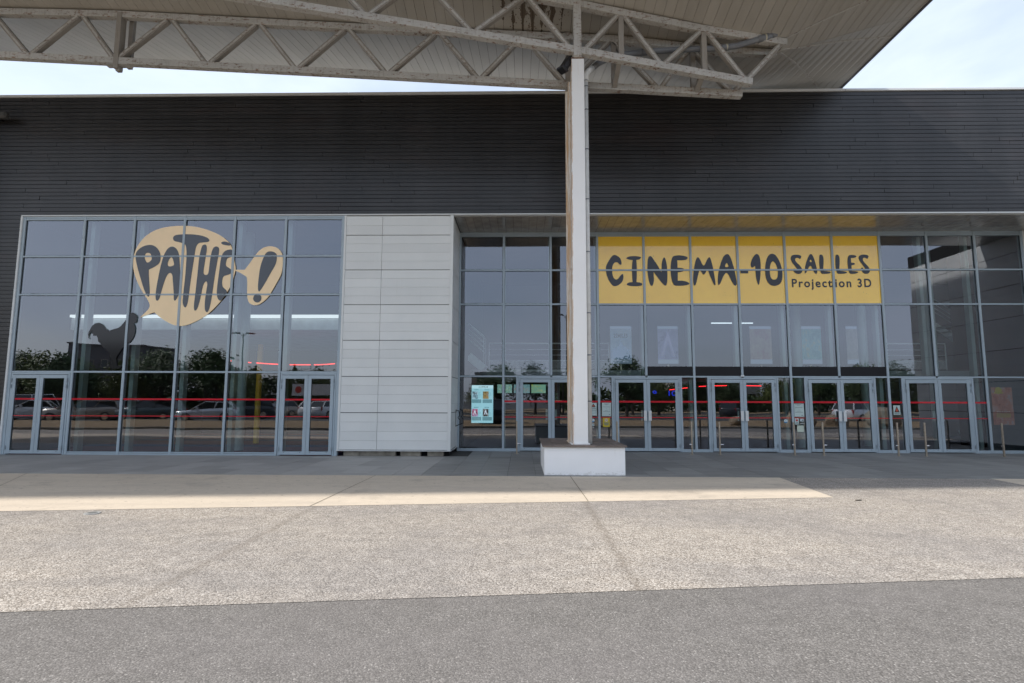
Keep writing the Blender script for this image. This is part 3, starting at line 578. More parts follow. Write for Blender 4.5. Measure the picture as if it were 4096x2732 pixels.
# projecting wing of the same panels to the right of the entrance
MB().box(16.03,19.5,-3.6,R+.2,.17,7.5).build('wing_core', M['backing'], B)
for a, b in zip(zc, zc[1:]):
    n = 4 if b-a > .9 else 2
    for j in range(n):
        z0 = a + (b-a)*j/n + (.010 if j == 0 else .002); z1 = a + (b-a)*(j+1)/n - (.010 if j == n-1 else .002)
        for y0,y1 in ((-3.6,-2.52),(-2.51,-.6),(-.59,R-.02)):
            MB().box(15.99,16.028,y0,y1,z0,z1).build('metal_panel', M['panel'], B)

# ---- glazing
def pane(x0,x1,z0,z1,y,parent):
    me = bpy.data.meshes.new('pane'); tx = random.uniform(-.0028,.0028); tz = random.uniform(-.0028,.0028)
    me.from_pydata([(x0,y-tx,z0),(x1,y+tx,z0),(x1,y+tx+tz,z1),(x0,y-tx+tz,z1)], [], [(0,1,2,3)]); me.materials.append(M['glass'])
    return link('window_pane', me, parent)
def mull(x,z0,z1,y,w=.065,name='mullion',d0=.035,d1=.10):
    MB().box(x-w/2,x+w/2,y-d0,y+d1,z0,z1).build(name, M['frame'], B, bevel=.003)
def trans(x0,x1,z,y,h=.055,name='transom'):
    MB().box(x0,x1,y-.028,y+.09,z-h/2,z+h/2).build(name, M['frame'], B, bevel=.003)
def gask(x0,x1,z0,z1,y):   # dark rubber line round a pane
    g = MB(); t = .009
    for a in ((x0,x1,z0,z0+t),(x0,x1,z1-t,z1),(x0,x0+t,z0+t,z1-t),(x1-t,x1,z0+t,z1-t)):
        g.box(a[0],a[1],y-.006,y+.006,a[2],a[3])
    g.build('gasket', M['gasket'], B)

def double_door(xc, half, y, z1, handles):
    """frame, two leaves with glass, hinges, kick rail; all sub-parts of one door"""
    d = MB(); f = .05
    d.box(xc-half,xc-half+f,y-.03,y+.09,0.004,z1).box(xc+half-f,xc+half,y-.03,y+.09,0.004,z1).box(xc-half+f,xc+half-f,y-.03,y+.09,z1-f,z1)
    door = d.build('double_door', M['frame'], B, bevel=.003)
    def sub(mb, name, mat, **k):
        o = mb.build(name, mat, None, **k); o.parent = door; return o
    zt = z1-f-.012; il = xc-half+f+.006; ir = xc+half-f-.006
    for a, b in ((il, xc-.004), (xc+.004, ir)):
        L = MB(); s = .095
        L.box(a,a+s,y-.045,y+.02,.03,zt).box(b-s,b,y-.045,y+.02,.03,zt).box(a+s,b-s,y-.045,y+.02,zt-.10,zt).box(a+s,b-s,y-.045,y+.02,.03,.125)
        sub(L,'door_leaf', M['frame'], bevel=.003)
        g = bpy.data.meshes.new('door_glass'); t = random.uniform(-.002,.002)
        g.from_pydata([(a+s,y-.01-t,.125),(b-s,y-.01+t,.125),(b-s,y-.01+t,zt-.10),(a+s,y-.01-t,zt-.10)], [], [(0,1,2,3)]); g.materials.append(M['glass'])
        o = bpy.data.objects.new('door_glass', g); col.objects.link(o); o.parent = door
        q = MB(); tt = .008
        for aa in ((a+s,b-s,.125,.125+tt),(a+s,b-s,zt-.10-tt,zt-.10),(a+s,a+s+tt,.125,zt-.1),(b-s-tt,b-s,.125,zt-.1)):
            q.box(aa[0],aa[1],y-.022,y-.012,aa[2],aa[3])
        sub(q, 'gasket', M['gasket'])
        for xx in (a+s+.04, b-s-.05):
            sub(MB().box(xx-.012,xx+.012,y-.05,y-.046,.092,.102), 'drain_slot', M['gasket'])
        st = MB().box(a+s+.002,b-s-.002,y-.016,y-.012,SZ[0],SZ[1])
        sub(st, 'red_stripe', M['red'])
        sub(MB().box(a+s+.002,b-s-.002,y-.016,y-.012,SZ[2],SZ[3]), 'red_stripe', M['red'])
    for x_ in (il-.006, ir+.006):
        for zz in (zt-.16, zt-.33, .20):
            sub(MB().tube([(x_,y-.055,zz-.055),(x_,y-.055,zz-.02)], .014, 8).tube([(x_,y-.055,zz-.016),(x_,y-.055,zz+.02)], .016, 8).tube([(x_,y-.055,zz+.024),(x_,y-.055,zz+.055)], .014, 8), 'hinge', M['hinge'], smooth=True)
    sub(MB().box(xc-.004,xc+.004,y-.03,y+.01,.03,zt), 'meeting_gap', M['gasket'])
    if handles == 'plates':
        for s in (-1, 1):
            sub(MB().box(xc+s*.072-.047,xc+s*.072+.047,y-.085,y-.075,.965,1.275), 'push_plate', M['white_trim'], bevel=.002)
            sub(MB().box(xc+s*.03-.006,xc+s*.03+.006,y-.075,y-.045,1.0,1.24), 'plate_bracket', M['hinge'])
            sub(MB().tube([(xc+s*.045,y-.055,.93),(xc+s*.045,y-.044,.93)], .014, 8), 'lock', M['hinge'])
        sub(MB().box(xc-.175,xc-.13,y+.03,y+.04,.965,1.275), 'inside_plate', M['post_paint'])
    else:
        for s in (-1, 1):
            for zz in (1.22, 1.04):
                sub(MB().tube([(xc+s*.04,y-.05,zz),(xc+s*.04,y-.044,zz)], .007, 8), 'bolt', M['hinge'])
            sub(MB().tube([(xc+s*.04,y-.058,.93),(xc+s*.04,y-.044,.93)], .013, 8), 'lock', M['hinge'])
            if handles == 'bolts': sub(MB().box(xc+s*.135-.04,xc+s*.135+.04,y+.03,y+.04,.98,1.30), 'inside_plate', M['post_paint'])
    return door

# left front: plane Y = 0
YL = 0.02
lm = [-14.90,-13.07,-11.56,-10.05,-8.54,-7.01,-5.30]
lz = [0.0, 2.372, 4.646, 5.794, 6.925, 7.01]
for x in lm: mull(x, 0.004 if x not in () else 2.4, 7.015, YL, .07 if x not in (lm[0],lm[-1]) else .085)
MB().box(-14.995,-14.935,-.05,.12,.004,7.016).build('edge_trim', M['white_trim'], B, bevel=.003)
for x0,x1 in zip(lm, lm[1:]):
    a = x0+.0355; b = x1-.0355
    if x0 == lm[0]: a += .008
    if x1 == lm[-1]: b -= .008
    door = x0 in (lm[0], lm[5])
    MB().box(a,b,YL-.024,YL+.06,6.955,7.013).build('head_panel', M['frame'], B)
    for z in lz[1:5]: trans(a,b,z,YL, .05)
    for z0,z1 in ((2.398,4.62),(4.672,5.768),(5.82,6.899)):
        pane(a,b,z0,z1,YL+.012,B); gask(a,b,z0,z1,YL+.004)
    if not door:
        MB().box(a,b,YL-.026,YL+.08,.004,.095).build('sill', M['frame'], B, bevel=.003)
        MB().box(a,b,YL-.034,YL-.028,.055,.06).build('sill_joint', M['gasket'], B)
        pane(a,b,.096,2.346,YL+.012,B); gask(a,b,.096,2.346,YL+.004)
        MB().box(a+.004,b-.004,YL-.004,YL+.0,1.562,1.611).build('red_stripe', M['red'], B)
        MB().box(a+.004,b-.004,YL-.004,YL+.0,1.093,1.116).build('red_stripe', M['red'], B)
SZ = (1.562,1.611,1.093,1.116)
for x0,x1 in ((lm[0],lm[1]),(lm[5],lm[6])):
    xc = (x0+x1)/2; double_door(xc, (x1-x0)/2-.05, YL, 2.346, 'none')

# entrance front: plane Y = R
rm = [-2.01,-.602,.907,2.403,3.895,5.389,6.887,8.39,9.89,11.39,12.885,14.39,15.87]
rz = [2.334,4.638,5.747,6.88]
doors = {2:.905, 4:3.895, 6:6.887, 8:9.89, 10:12.885}
for i, x in enumerate(rm):
    mull(x, (.004 if i not in doors else 2.365), 6.995, R, .07)
MB().box(-2.03,15.98,R-.015,R+.12,6.915,6.998).build('head_panel', M['frame'], B)
for i, (x0,x1) in enumerate(zip(rm, rm[1:])):
    a = x0+.0355; b = x1-.0355
    for z in rz: trans(a,b,z,R, .05)
    banner = 3 <= i <= 8
    for q, (z0,z1) in enumerate(((2.36,4.612),(4.664,5.721),(5.773,6.854))):
        if banner and q: continue
        pane(a,b,z0,z1,R+.012,B); gask(a,b,z0,z1,R+.004)
    if 4 <= i <= 8:
        MB().box(a+.003,b-.003,R-.002,R+.008,2.361,2.655).build('spandrel_band', M['spandrel'], B)
    if i in (0, 11):
        MB().box(a,b,R-.026,R+.08,.004,.095).build('sill', M['frame'], B, bevel=.003)
        pane(a,b,.096,2.308,R+.012,B); gask(a,b,.096,2.308,R+.004)
hd = 1.07
for i, xc in doors.items():
    SZ = (1.522,1.577,1.049,1.073)
    double_door(xc, hd-.035, R, 2.308, {2:'bolts',4:'plates',6:'plates',8:'plates',10:'bolts'}[i])
    for s in (-1, 1):
        mull(xc+s*hd, .004, 2.308, R, .06, 'door_post')
        e = [m_ for m_ in rm if (m_-xc)*s > 1.2][0 if s > 0 else -1]
        a, b = sorted((xc+s*(hd+.031), e-s*.0355))
        MB().box(a,b,R-.026,R+.08,.004,.095).build('sill', M['frame'], B, bevel=.003)
        pane(a,b,.096,2.308,R+.012,B); gask(a,b,.096,2.308,R+.004)
        for z0,z1 in ((1.522,1.577),(1.049,1.073)):
            MB().box(a+.004,b-.004,R-.004,R+.0,z0,z1).build('red_stripe', M['red'], B)
MB().box(6.82,6.92,R-.09,R-.04,2.335,2.385).build('sensor_box', M['white_trim'], B, bevel=.004)
MB().box(15.9,16.0,R-.06,R+.1,.0,7.0).build('corner_trim', M['panel'], B)

# ---- hall behind the glass
M['dark_wall'] = simple('dark_hall_wall', (.045,.043,.046), .8, var=.15, scale=1.2)
M['maroon'] = simple('maroon_wall', (.065,.018,.018), .7, var=.2)
M['ceil'] = simple('dark_ceiling', (.05,.05,.05), .8)
def carpet():
    m, n, b, o = mat_new('red_and_blue_carpet')
    g = n.nodes.new('ShaderNodeNewGeometry'); s = n.nodes.new('ShaderNodeSeparateXYZ'); n.links.new(g.outputs['Position'], s.inputs[0])
    w = mth(n, 'SINE', mth(n, 'MULTIPLY', s.outputs[1], 2.4)); f = noise(n, pos(n), 8, 4)
    c = mixc(n, mth(n, 'GREATER_THAN', w, .55), ramp(n, f, [(.3, C(.14,.02,.02)), (.7, C(.24,.035,.03))]), C(.02,.025,.09))
    n.links.new(c, b.inputs['Base Color']); b.inputs['Roughness'].default_value = .95; return m
M['carpet'] = carpet()
hall = MB().box(-15.0,24,10.0,10.2,0,7.0).build('hall_back_wall', M['dark_wall'], B)
MB().box(-15.0,BX0+.04,.12,10.0,-.02,.004).build('hall_floor', M['carpet'], B)
MB().box(BX0+.06,24,R+.12,10.0,-.02,.004).build('hall_floor', simple('dark_blue_hall_floor', (.035,.035,.055), .35, var=.2), B)
MB().box(-15.0,24,R+.2,10.0,7.0,7.3).build('hall_ceiling', M['ceil'], B)
MB().box(-15.0,-2.0,.12,R+.2,7.0,7.02).build('hall_ceiling', M['ceil'], B)
MB().box(-15.2,-15.0,.32,10,0,7).build('hall_side_wall', M['dark_wall'], B)
MB().box(24,24.2,R+.2,10,0,7).build('hall_side_wall', M['maroon'], B)
MB().box(-2.0,-1.9,2.42,10,0,7).build('hall_side_wall', M['dark_wall'], B)
MB().box(16.1,16.2,R+.2,R+3.4,0,7).build('hall_side_wall', M['maroon'], B)
# posts standing behind the mullions
for x in lm[1:6]: MB().box(x-.06,x+.06,.34,.54,.004,6.98).build('inner_post', M['post_paint'], B)
for x in rm[1:12]:
    if x in (.907,): pass
    MB().box(x-.055,x+.055,R+.34,R+.52,(2.40 if rm.index(x) in doors else .004),6.98).build('inner_post', M['post_paint'], B)
for x, y in ((-8.9,1.6),(12.3,4.3),(14.1,3.4),(9.6,3.6)):
    MB().tube([(x,y,.004),(x,y,6.98)], .15, 18, False).build('round_column', M['post_paint'], B, smooth=True)
MB().tube([(-9.65,4.3,.004),(-9.65,4.3,3.6)], .10, 14, False).build('yellow_column', simple('yellow_paint', (.75,.50,.03), .5), B, smooth=True)
# left gallery edge with its light strip
MB().box(-14.9,-5.35,2.0,9.9,3.86,4.23).build('gallery_edge', simple('grey_gallery_front', (.72,.76,.77), .5), B)
MB().box(-14.85,-5.35,1.86,2.05,4.25,4.335).build('strip_light', emis('cool_strip_light', (.92,.97,1.0), .40), B)
# right gallery slab
MB().box(-1.85,16.0,4.0,9.9,2.42,2.66).build('gallery_slab', simple('gallery_slab_paint', (.26,.30,.31), .6), B)
MB().box(-1.85,2.4,3.96,4.0,2.60,2.68).build('gallery_trim', simple('gallery_trim_white', (.7,.72,.7), .5), B)

# neon tubes inside
def neon(pts, c, label, s=2.2, r=.014):
    o = MB().tube(pts, r, 8).build('neon_tube', emis('neon', c, s*.6)); tag(o, label, 'neon light'); return o
neon([(-10.2+.29*i, 3.0+.0*i, 2.80+.012*(abs(i-6)**1.4)*.8) for i in range(4)], (1,.04,.03), 'short red neon tube hung in the left hall, beside the longer ones')
neon([(-9.15+.27*i, 3.0, 2.835-.022*i+.0018*i*i) for i in range(4)], (1,.04,.03), 'red neon tube in the left hall, left of the yellow column')
neon([(-8.05+.26*i, 3.0, 2.775) for i in range(4)], (1,.04,.03), 'flat red neon tube in the left hall, right of the yellow column')
neon([(-7.15+.24*i, 3.0, 2.775+.003*i*i*1.4) for i in range(4)], (1,.04,.03), 'red neon tube in the left hall, above the white framed door pair')
neon([(6.02,7.0,2.02),(6.85,7.0,2.12)], (1,.02,.03), 'red neon tube inside, behind the glass left of the middle entrance door')
neon([(7.22,7.0,2.16),(7.85,7.0,2.19),(8.35,7.0,2.20)], (1,.02,.03), 'red neon tube inside the middle entrance door, top left pane')
neon([(9.1,7.0,2.20),(9.75,7.0,2.19)], (1,.02,.03), 'short red neon tube inside the middle entrance door, right end')
for t_, x_, lb in (('9',5.33,'small blue lit single digit nine hanging in the hall'),('10',5.98,'wider blue lit number ten hanging in the hall, right of the nine')):
    me = text_mesh(t_, .16 if t_ == '9' else .30, .22, emis('blue_figure', (.02,.05,1.0), .3), bold=.01)
    o = link('lit_number', me); o.location = (x_, 7.0, 1.78); tag(o, lb, 'number sign')

# railing of the gallery, stairs
def railing(name, x0, x1, y, z, label, mesh_panel=True):
    t = thing(name, label, 'railing', (x0,y,z)); m = simple(name+'_paint', (.72,.76,.76), .4)
    for h, r in ((.94,.025),(.72,.011),(.52,.011),(.32,.018)):
        MB().tube([(x0,y,z+h),(x1,y,z+h)], r, 8).build('rail', m, t, smooth=True)
    x = x0
    while x <= x1+.01:
        MB().tube([(x,y,z),(x,y,z+.94)], .018, 8).build('baluster', m, t, smooth=True); x += (x1-x0)/max(1,round((x1-x0)/1.8))
    if mesh_panel:
        g = MB(); xx = x0+.03
        while xx < x1: g.box(xx,xx+.009,y+.01,y+.016,z+.03,z+.31); xx += .045
        zz = z+.04
        while zz < z+.31: g.box(x0,x1,y+.008,y+.01,zz,zz+.006); zz += .03
        o = g.build('mesh_infill', m, t); o['kind'] = 'stuff'
    return t
railing('gallery_railing', -1.2, 3.1, 4.0, 2.68, 'white railing along the gallery edge behind the left entrance glass')
railing('gallery_railing', 12.95, 15.0, 4.0, 2.68, 'white railing along the gallery edge behind the right entrance glass')
def stairs(x0,z0,x1,z1,y0,y1,label,n):
    t = thing('staircase', label, 'staircase', (x0,y0,z0)); m = simple('stair_paint', (.50,.58,.58), .5)
    for yy in (y0,y1):
        MB().bar((x0,yy,z0+.02),(x1,yy,z1+.02),.05,.28).build('stringer', m, t)
        for h in (.95,.75,.58,.41):
            MB().tube([(x0,yy,z0+.2+h),(x1,yy,z1+.2+h)], .022 if h>.9 else .011, 8).build('handrail', m, t, smooth=True)
        MB().tube([(x0,yy,z0),(x0,yy,z0+1.15)], .02, 8).build('newel', m, t, smooth=True)
    for i in range(n):
        f = (i+.5)/n; x = x0+(x1-x0)*f; z = z0+(z1-z0)*f
        MB().box(x-.15,x+.15,y0+.03,y1-.03,z-.02,z+.02).build('tread', m, t)
stairs(-1.35,2.66,-2.0+.12,3.1,3.4,4.3,'white staircase climbing left from the gallery behind the panel block',3)
stairs(18.9,3.0,16.6,4.6,5.6,6.6,'pale steel staircase rising behind the far right glass',9)
stairs(19.6,2.1,17.0,.3,5.2,6.2,'lower pale steel stair flight behind the far right door',9)
o = MB().box(16.25,17.7,4.0,4.12,3.98,4.17).build('beam', M['post_paint']); tag(o, 'pale teal beam crossing behind the far right glass', 'beam')

# screens on the gallery
def poster_tex(name, c1, c2, c3, s, e=.035):
    m, n, b, o = mat_new(name)
    v = N(n, 'ShaderNodeTexVoronoi', Scale=s); n.links.new(pos(n, (1,1,.7)), v.inputs['Vector'])
    c = ramp(n, noise(n, pos(n, (1,1,.6)), s, 5, .7), [(.35, C(*c1)), (.5, C(*c2)), (.68, C(*c3))])
    n.links.new(c, b.inputs['Base Color']); n.links.new(c, b.inputs['Emission Color']); b.inputs['Emission Strength'].default_value = e
    return m
scr = [(3.315,4.116,'pale blue film screen titled 22MILES on the gallery, leftmost',((.25,.42,.62),(.35,.5,.68),(.5,.62,.75))),
       (5.10,5.86,'violet film screen with a bright peak shape on the gallery',((.12,.10,.3),(.3,.32,.6),(.2,.2,.45))),
       (8.55,9.35,'pinkish brown film screen on the gallery under the strip lamp',((.35,.18,.2),(.4,.3,.28),(.5,.42,.35))),
       (10.37,11.2,'turquoise film screen on the gallery',((.1,.35,.42),(.2,.5,.55),(.45,.5,.3))),
       (12.14,12.9,'dim grey film screen on the gallery, rightmost',((.25,.27,.3),(.35,.36,.38),(.45,.45,.46)))]
grey_bar = emis('pale_screen_bar', (.34,.46,.66), .11)
for i, (x0,x1,lb,cc) in enumerate(scr):
    t = thing('film_screen', lb, 'screen', (x0,5,2.66))
    MB().box(x0-.03,x1+.03,5.02,5.08,2.93,4.42).build('casing', M['black'], t)
    MB().box(x0,x1,5.0,5.018,3.13,4.27).build('display', poster_tex('film_art', *cc, 3.5), t)
    MB().box(x0,x1,5.0,5.018,4.275,4.38).build('header_bar', grey_bar, t)
    MB().box(x0,x1,5.0,5.018,2.96,3.125).build('footer_bar', grey_bar, t)
    MB().box((x0+x1)/2-.03,(x0+x1)/2+.03,5.03,5.07,2.66,2.93).build('stand', M['steel'], t)
    if i == 0:
        me = text_mesh('22MILES', .52, .15, M['ink'], bold=.02); o = bpy.data.objects.new('title', me); col.objects.link(o); set_parent(o, t); o.location = Vector((x0+.13, 4.995, 3.95))
        f = MB()
        for k,(cx_,h_) in enumerate(((.14,.42),(.27,.5),(.40,.66),(.54,.5),(.67,.4))):
            f.add([(x0+cx_-.09,4.996,3.14),(x0+cx_+.09,4.996,3.14),(x0+cx_+.08,4.996,3.14+h_*.7),(x0+cx_+.03,4.996,3.14+h_*.8),(x0+cx_+.03,4.996,3.14+h_),(x0+cx_-.03,4.996,3.14+h_),(x0+cx_-.03,4.996,3.14+h_*.8),(x0+cx_-.08,4.996,3.14+h_*.7)], [tuple(range(8))])
        f.build('figures', emis('screen_shadow', (.07,.12,.2), .35), t)
    if i == 1:
        MB().add([((x0+.10),4.995,3.25),(x0+.38,4.995,4.2),(x0+.66,4.995,3.25),(x0+.55,4.995,3.25),(x0+.38,4.995,3.85),(x0+.21,4.995,3.25)], [(0,1,2,3,4,5)]).build('peak_shape', emis('screen_glow', (.4,.42,.8), .08), t)
o = MB().box(7.3,8.9,5.5,5.53,4.55,4.59).build('strip_lamp', emis('lamp_tube', (.8,.9,1), .5)); tag(o, 'thin white strip lamp above the gallery screens', 'lamp')

# counter and menu screens
t = thing('ticket_counter', 'black box counter standing behind the left entrance door', 'counter', (1.1,4.6,0))
MB().box(.46,1.8,4.55,5.2,.004,.96).build('body', M['black'], t, bevel=.01)
MB().box(.42,1.84,4.5,5.25,.965,1.0).build('worktop', simple('counter_top', (.10,.12,.12), .3), t)
for i, (x0,x1,cc,lb) in enumerate(((-1.03,-.43,((.5,.6,.3),(.2,.45,.42),(.55,.7,.65)),'leftmost green and white menu screen over the counter'),(-.35,.31,((.15,.3,.35),(.25,.45,.5),(.5,.2,.1)),'blue menu screen with a red cup over the counter'),(.37,.96,((.5,.55,.1),(.2,.5,.45),(.6,.6,.2)),'yellow green menu screen over the counter, nearest the column'))):
    t = thing('menu_screen', lb, 'screen', (x0,7,1.9)); MB().box(x0,x1,7,7.04,1.876,2.224).build('display', poster_tex('menu_art', *cc, 8, .25), t)
    MB().box(x0-.015,x1+.015,7.041,7.08,1.86,2.24).build('casing', M['black'], t)
# posters on the wall to the right
t = thing('film_poster', 'red and yellow film poster with a yellow helmet behind the far right glass', 'poster', (15.0,R+.3,.9))
px0,px1,pz0,pz1 = 14.78,15.42,.86,2.03; py = R+.30
MB().box(px0,px1,py,py+.012,pz0,pz1).build('sheet', poster_tex('poster_art', (.18,.05,.04), (.32,.12,.08), (.20,.24,.26), 7, .06), t)
MB().tube([(px0+.22,py-.001,pz1-.10),(px0+.22,py-.003,pz1-.10)], .11, 16).build('helmet_print', simple('print_yellow', (.55,.45,.02), .5), t)
MB().box(px0+.08,px0+.36,py-.004,py-.001,pz1-.19,pz1-.155).build('helmet_rim_print', simple('print_yellow', (.5,.42,.02), .5), t)
for q in range(6):
    MB().add([(px0+.12+.07*q,py-.003,pz0+.40),(px0+.155+.07*q,py-.003,pz0+.40),(px0+.175+.07*q,py-.003,pz0+.43),(px0+.14+.07*q,py-.003,pz0+.43)], [(0,1,2,3)]).build('stripe_print', simple('print_white', (.6,.6,.58), .5), t)
MB().box(px0+.1,px0+.54,py-.004,py-.001,pz0+.23,pz0+.36).build('band_print', simple('print_ochre', (.45,.28,.03), .5), t)
o = MB().box(14.6,15.9,R+.33,R+.4,.0,2.3).build('dark_door', simple('blue_grey_door', (.045,.055,.065), .5)); tag(o, 'blue grey service door behind the far right glass', 'door')

# ---- signs and notices on the glass
sign = thing('bubble_sign', 'cream speech bubble sign reading PATHÉ with a smaller exclamation bubble', 'sign', (-10.05,-.03,5.5))
for nm in ('bubble','bubble2'):
    me = outline_mesh('speech_bubble', *BUBBLE[nm], -.001, .012, M['cream'])
    link('speech_bubble', me, sign)
for nm in ('P','A','T','H','E','accent','excl','dot'):
    me = outline_mesh('letter', *BUBBLE[nm], -.008, -.003, M['ink_left'])
    link('letter' if nm not in ('accent','dot') else nm, me, sign)
o = link('rooster_silhouette', outline_mesh('rooster_silhouette', ROOSTER, None, .004, .012, M['rooster'], 0)); tag(o, 'dark rooster silhouette on the glass under the cream speech bubble', 'sign')
ban = thing('cinema_banner', 'yellow banner reading CINEMA-10 SALLES Projection 3D across six bays', 'sign', (6.9,R,4.66))
for i in range(3, 9):
    a = rm[i]+.0355; b = rm[i+1]-.0355
    for z0,z1 in ((4.664,5.721),(5.773,6.854)):
        MB().box(a,b,R+.004,R+.014,z0,z1).build('yellow_panel', M['yellow'], ban)
for nm, o_, h_ in BANNER:
    link('letter', outline_mesh('letter', o_, h_, R-.006, R+.0015, M['ink'], 1), ban)
for tx_, xa_, xb_ in (('Project',8.576,9.846),('ion',9.944,10.446),('3D',10.646,11.077)):
    me = text_mesh(tx_, xb_-xa_, .275, M['ink'], spacing=1.25, bold=.022)
    o = bpy.data.objects.new('small_lettering', me); col.objects.link(o); set_parent(o, ban); o.location = Vector((xa_, R-.003, 5.192))

M['paper'] = simple('pale_paper', (.50,.60,.58), .6, var=.05)
M['print'] = simple('grey_print', (.16,.22,.22), .7)
def notice(name, x0,x1,z0,z1, label, mat=None, lines=(), y=R-.002):
    t = thing(name, label, 'notice', (x0,y,z0))
    MB().box(x0,x1,y-.003,y,z0,z1).build('sheet', mat or M['paper'], t)
    g = MB()
    for f, a, b, h in lines:
        zz = z0+(z1-z0)*f; g.box(x0+(x1-x0)*a, x0+(x1-x0)*b, y-.005, y-.0035, zz, zz+h)
    if lines: g.build('printed_lines', M['print'], t)
    return t
def triangle(t, x0,x1,z0,z1,y=R-.002):
    xc=(x0+x1)/2; 
    MB().prism_y([(x0,z0),(x1,z0),(xc,z1)], y-.007,y-.004).build('triangle_border', M['black'], t)
    w=(x1-x0)*.16; MB().prism_y([(x0+w*1.4,z0+w),(x1-w*1.4,z0+w),(xc,z1-w*1.7)], y-.009,y-.0075).build('red_triangle', simple('warning_red',(.60,.10,.05),.5), t)
t = notice('warning_notice', 2.127,2.325,1.117,1.51, 'white notice with a red triangle, half hidden beside the white column', lines=[(.60,.2,.85,.008),(.52,.1,.9,.02),(.44,.05,.95,.008),(.39,.1,.9,.008),(.34,.1,.9,.008),(.24,.1,.9,.008),(.14,.1,.9,.008)])
triangle(t, 2.155,2.295,1.38,1.49)
notice('paper_notice', 2.49,2.777,1.10,1.515, 'large pale paper notice above the yellow one, right of the column', lines=[(.90,.2,.8,.01),(.84,.35,.65,.01),(.68,.1,.85,.008),(.55,.48,.52,.012),(.40,.3,.6,.008),(.34,.1,.9,.01),(.1,.75,.88,.02)])
t = notice('yellow_notice', 2.515,2.725,.765,1.045, 'yellow notice with a crossed out picture, right of the column', simple('notice_yellow',(.55,.42,.02),.5), [(.40,.08,.92,.02),(.32,.2,.8,.015),(.24,.15,.85,.015),(.17,.25,.75,.012)])
MB().box(2.57,2.67,R-.008,R-.006,.93,1.02).build('picture', simple('notice_white',(.7,.68,.6),.5), t)
MB().bar((2.575,R-.011,.935),(2.665,R-.011,1.015),.006,.010).bar((2.575,R-.0112,1.015),(2.665,R-.0112,.935),.006,.010).build('cross', simple('notice_cross',(.30,.08,.03),.5), t)
def sticker(x, z, r, label, top=(.55,.65,.68), bot=(.05,.22,.42)):
    t = thing('round_sticker', label, 'sticker', (x,R,z)); y = R-.002
    MB().prism_y([(x+r*math.cos(a),z+r*math.sin(a)) for a in [math.pi*2*k/24 for k in range(24)]], y-.003,y).build('disc', simple('sticker_pale',top,.4), t)
    MB().prism_y([(x+r*math.cos(a),z+r*math.sin(a)) for a in [math.pi+.35+(math.pi-.7)*k/14 for k in range(15)]], y-.005,y-.0035).build('lower_segment', simple('sticker_blue',bot,.4), t)
    MB().bar((x-.02,y-.006,z+.03),(x+.015,y-.006,z-.0),.004,.006).build('arrow', M['print'], t)
sticker(2.20,.962,.055,'round white and blue sticker beside the white column')
sticker(8.175,.962,.058,'round white and blue sticker left of the second right hand notice group')
notice('small_card', 2.14,2.245,.79,.865, 'small white card under the round sticker by the column', simple('card_white',(.6,.7,.72),.5), [(.35,.1,.3,.012),(.2,.45,.9,.04)])
notice('small_card', 2.14,2.245,.735,.75, 'thin pale strip sticker under the small card by the column', simple('card_white',(.6,.62,.6),.5))
notice('paper_notice', 8.447,8.75,1.10,1.505, 'large pale paper notice right of the middle entrance door', lines=[(.93,.1,.75,.01),(.87,.3,.6,.01),(.68,.1,.85,.012),(.55,.48,.52,.012),(.42,.3,.7,.008),(.33,.1,.9,.012),(.08,.7,.85,.02)])
t = notice('red_dot_notice', 8.45,8.575,.86,1.05, 'small pale notice with a red dot, right of the middle entrance door', lines=[(.25,.2,.8,.02),(.12,.1,.9,.012)])
MB().prism_y([(8.512+.034*math.cos(a),.99+.034*math.sin(a)) for a in [math.pi*2*k/20 for k in range(20)]], R-.008,R-.0055).build('red_dot', simple('dot_red',(.5,.04,.05),.5), t)
notice('small_card', 8.612,8.726,.957,1.035, 'small white card beside the red dot notice', simple('card_white',(.6,.7,.72),.5), [(.35,.1,.3,.012),(.2,.45,.9,.04)])
notice('small_card', 8.612,8.74,.885,.90, 'thin pale strip sticker beside the red dot notice', simple('card_white',(.6,.62,.6),.5))
notice('blank_sheet', 8.512,8.715,.635,.83, 'blank cream sheet stuck low beside the middle entrance door', simple('cream_sheet',(.55,.62,.52),.6))
t = notice('warning_notice', 11.494,11.702,1.17,1.46, 'white notice with a red triangle between the two right hand doors', lines=[(.14,.1,.9,.022),(.06,.15,.85,.01)])
triangle(t, 11.52,11.675,1.25,1.435)
t = notice('evacuation_card', .995,1.155,1.60,1.86, 'black lit card with green figures inside the left entrance door', M['black'], y=R+.1)
MB().box(.99,1.25,R+.09,R+.094,1.565,1.578).build('light_line', emis('light_line',(1,.8,.5),.7), t)
g = MB(); rr = random.Random(4)
for _ in range(14):
    x_=.998+rr.random()*.11; z_=1.62+rr.random()*.2; g.box(x_,x_+.03,R+.092,R+.0965,z_,z_+.015)
g.build('green_marks', simple('green_mark',(.12,.4,.22),.5), t)
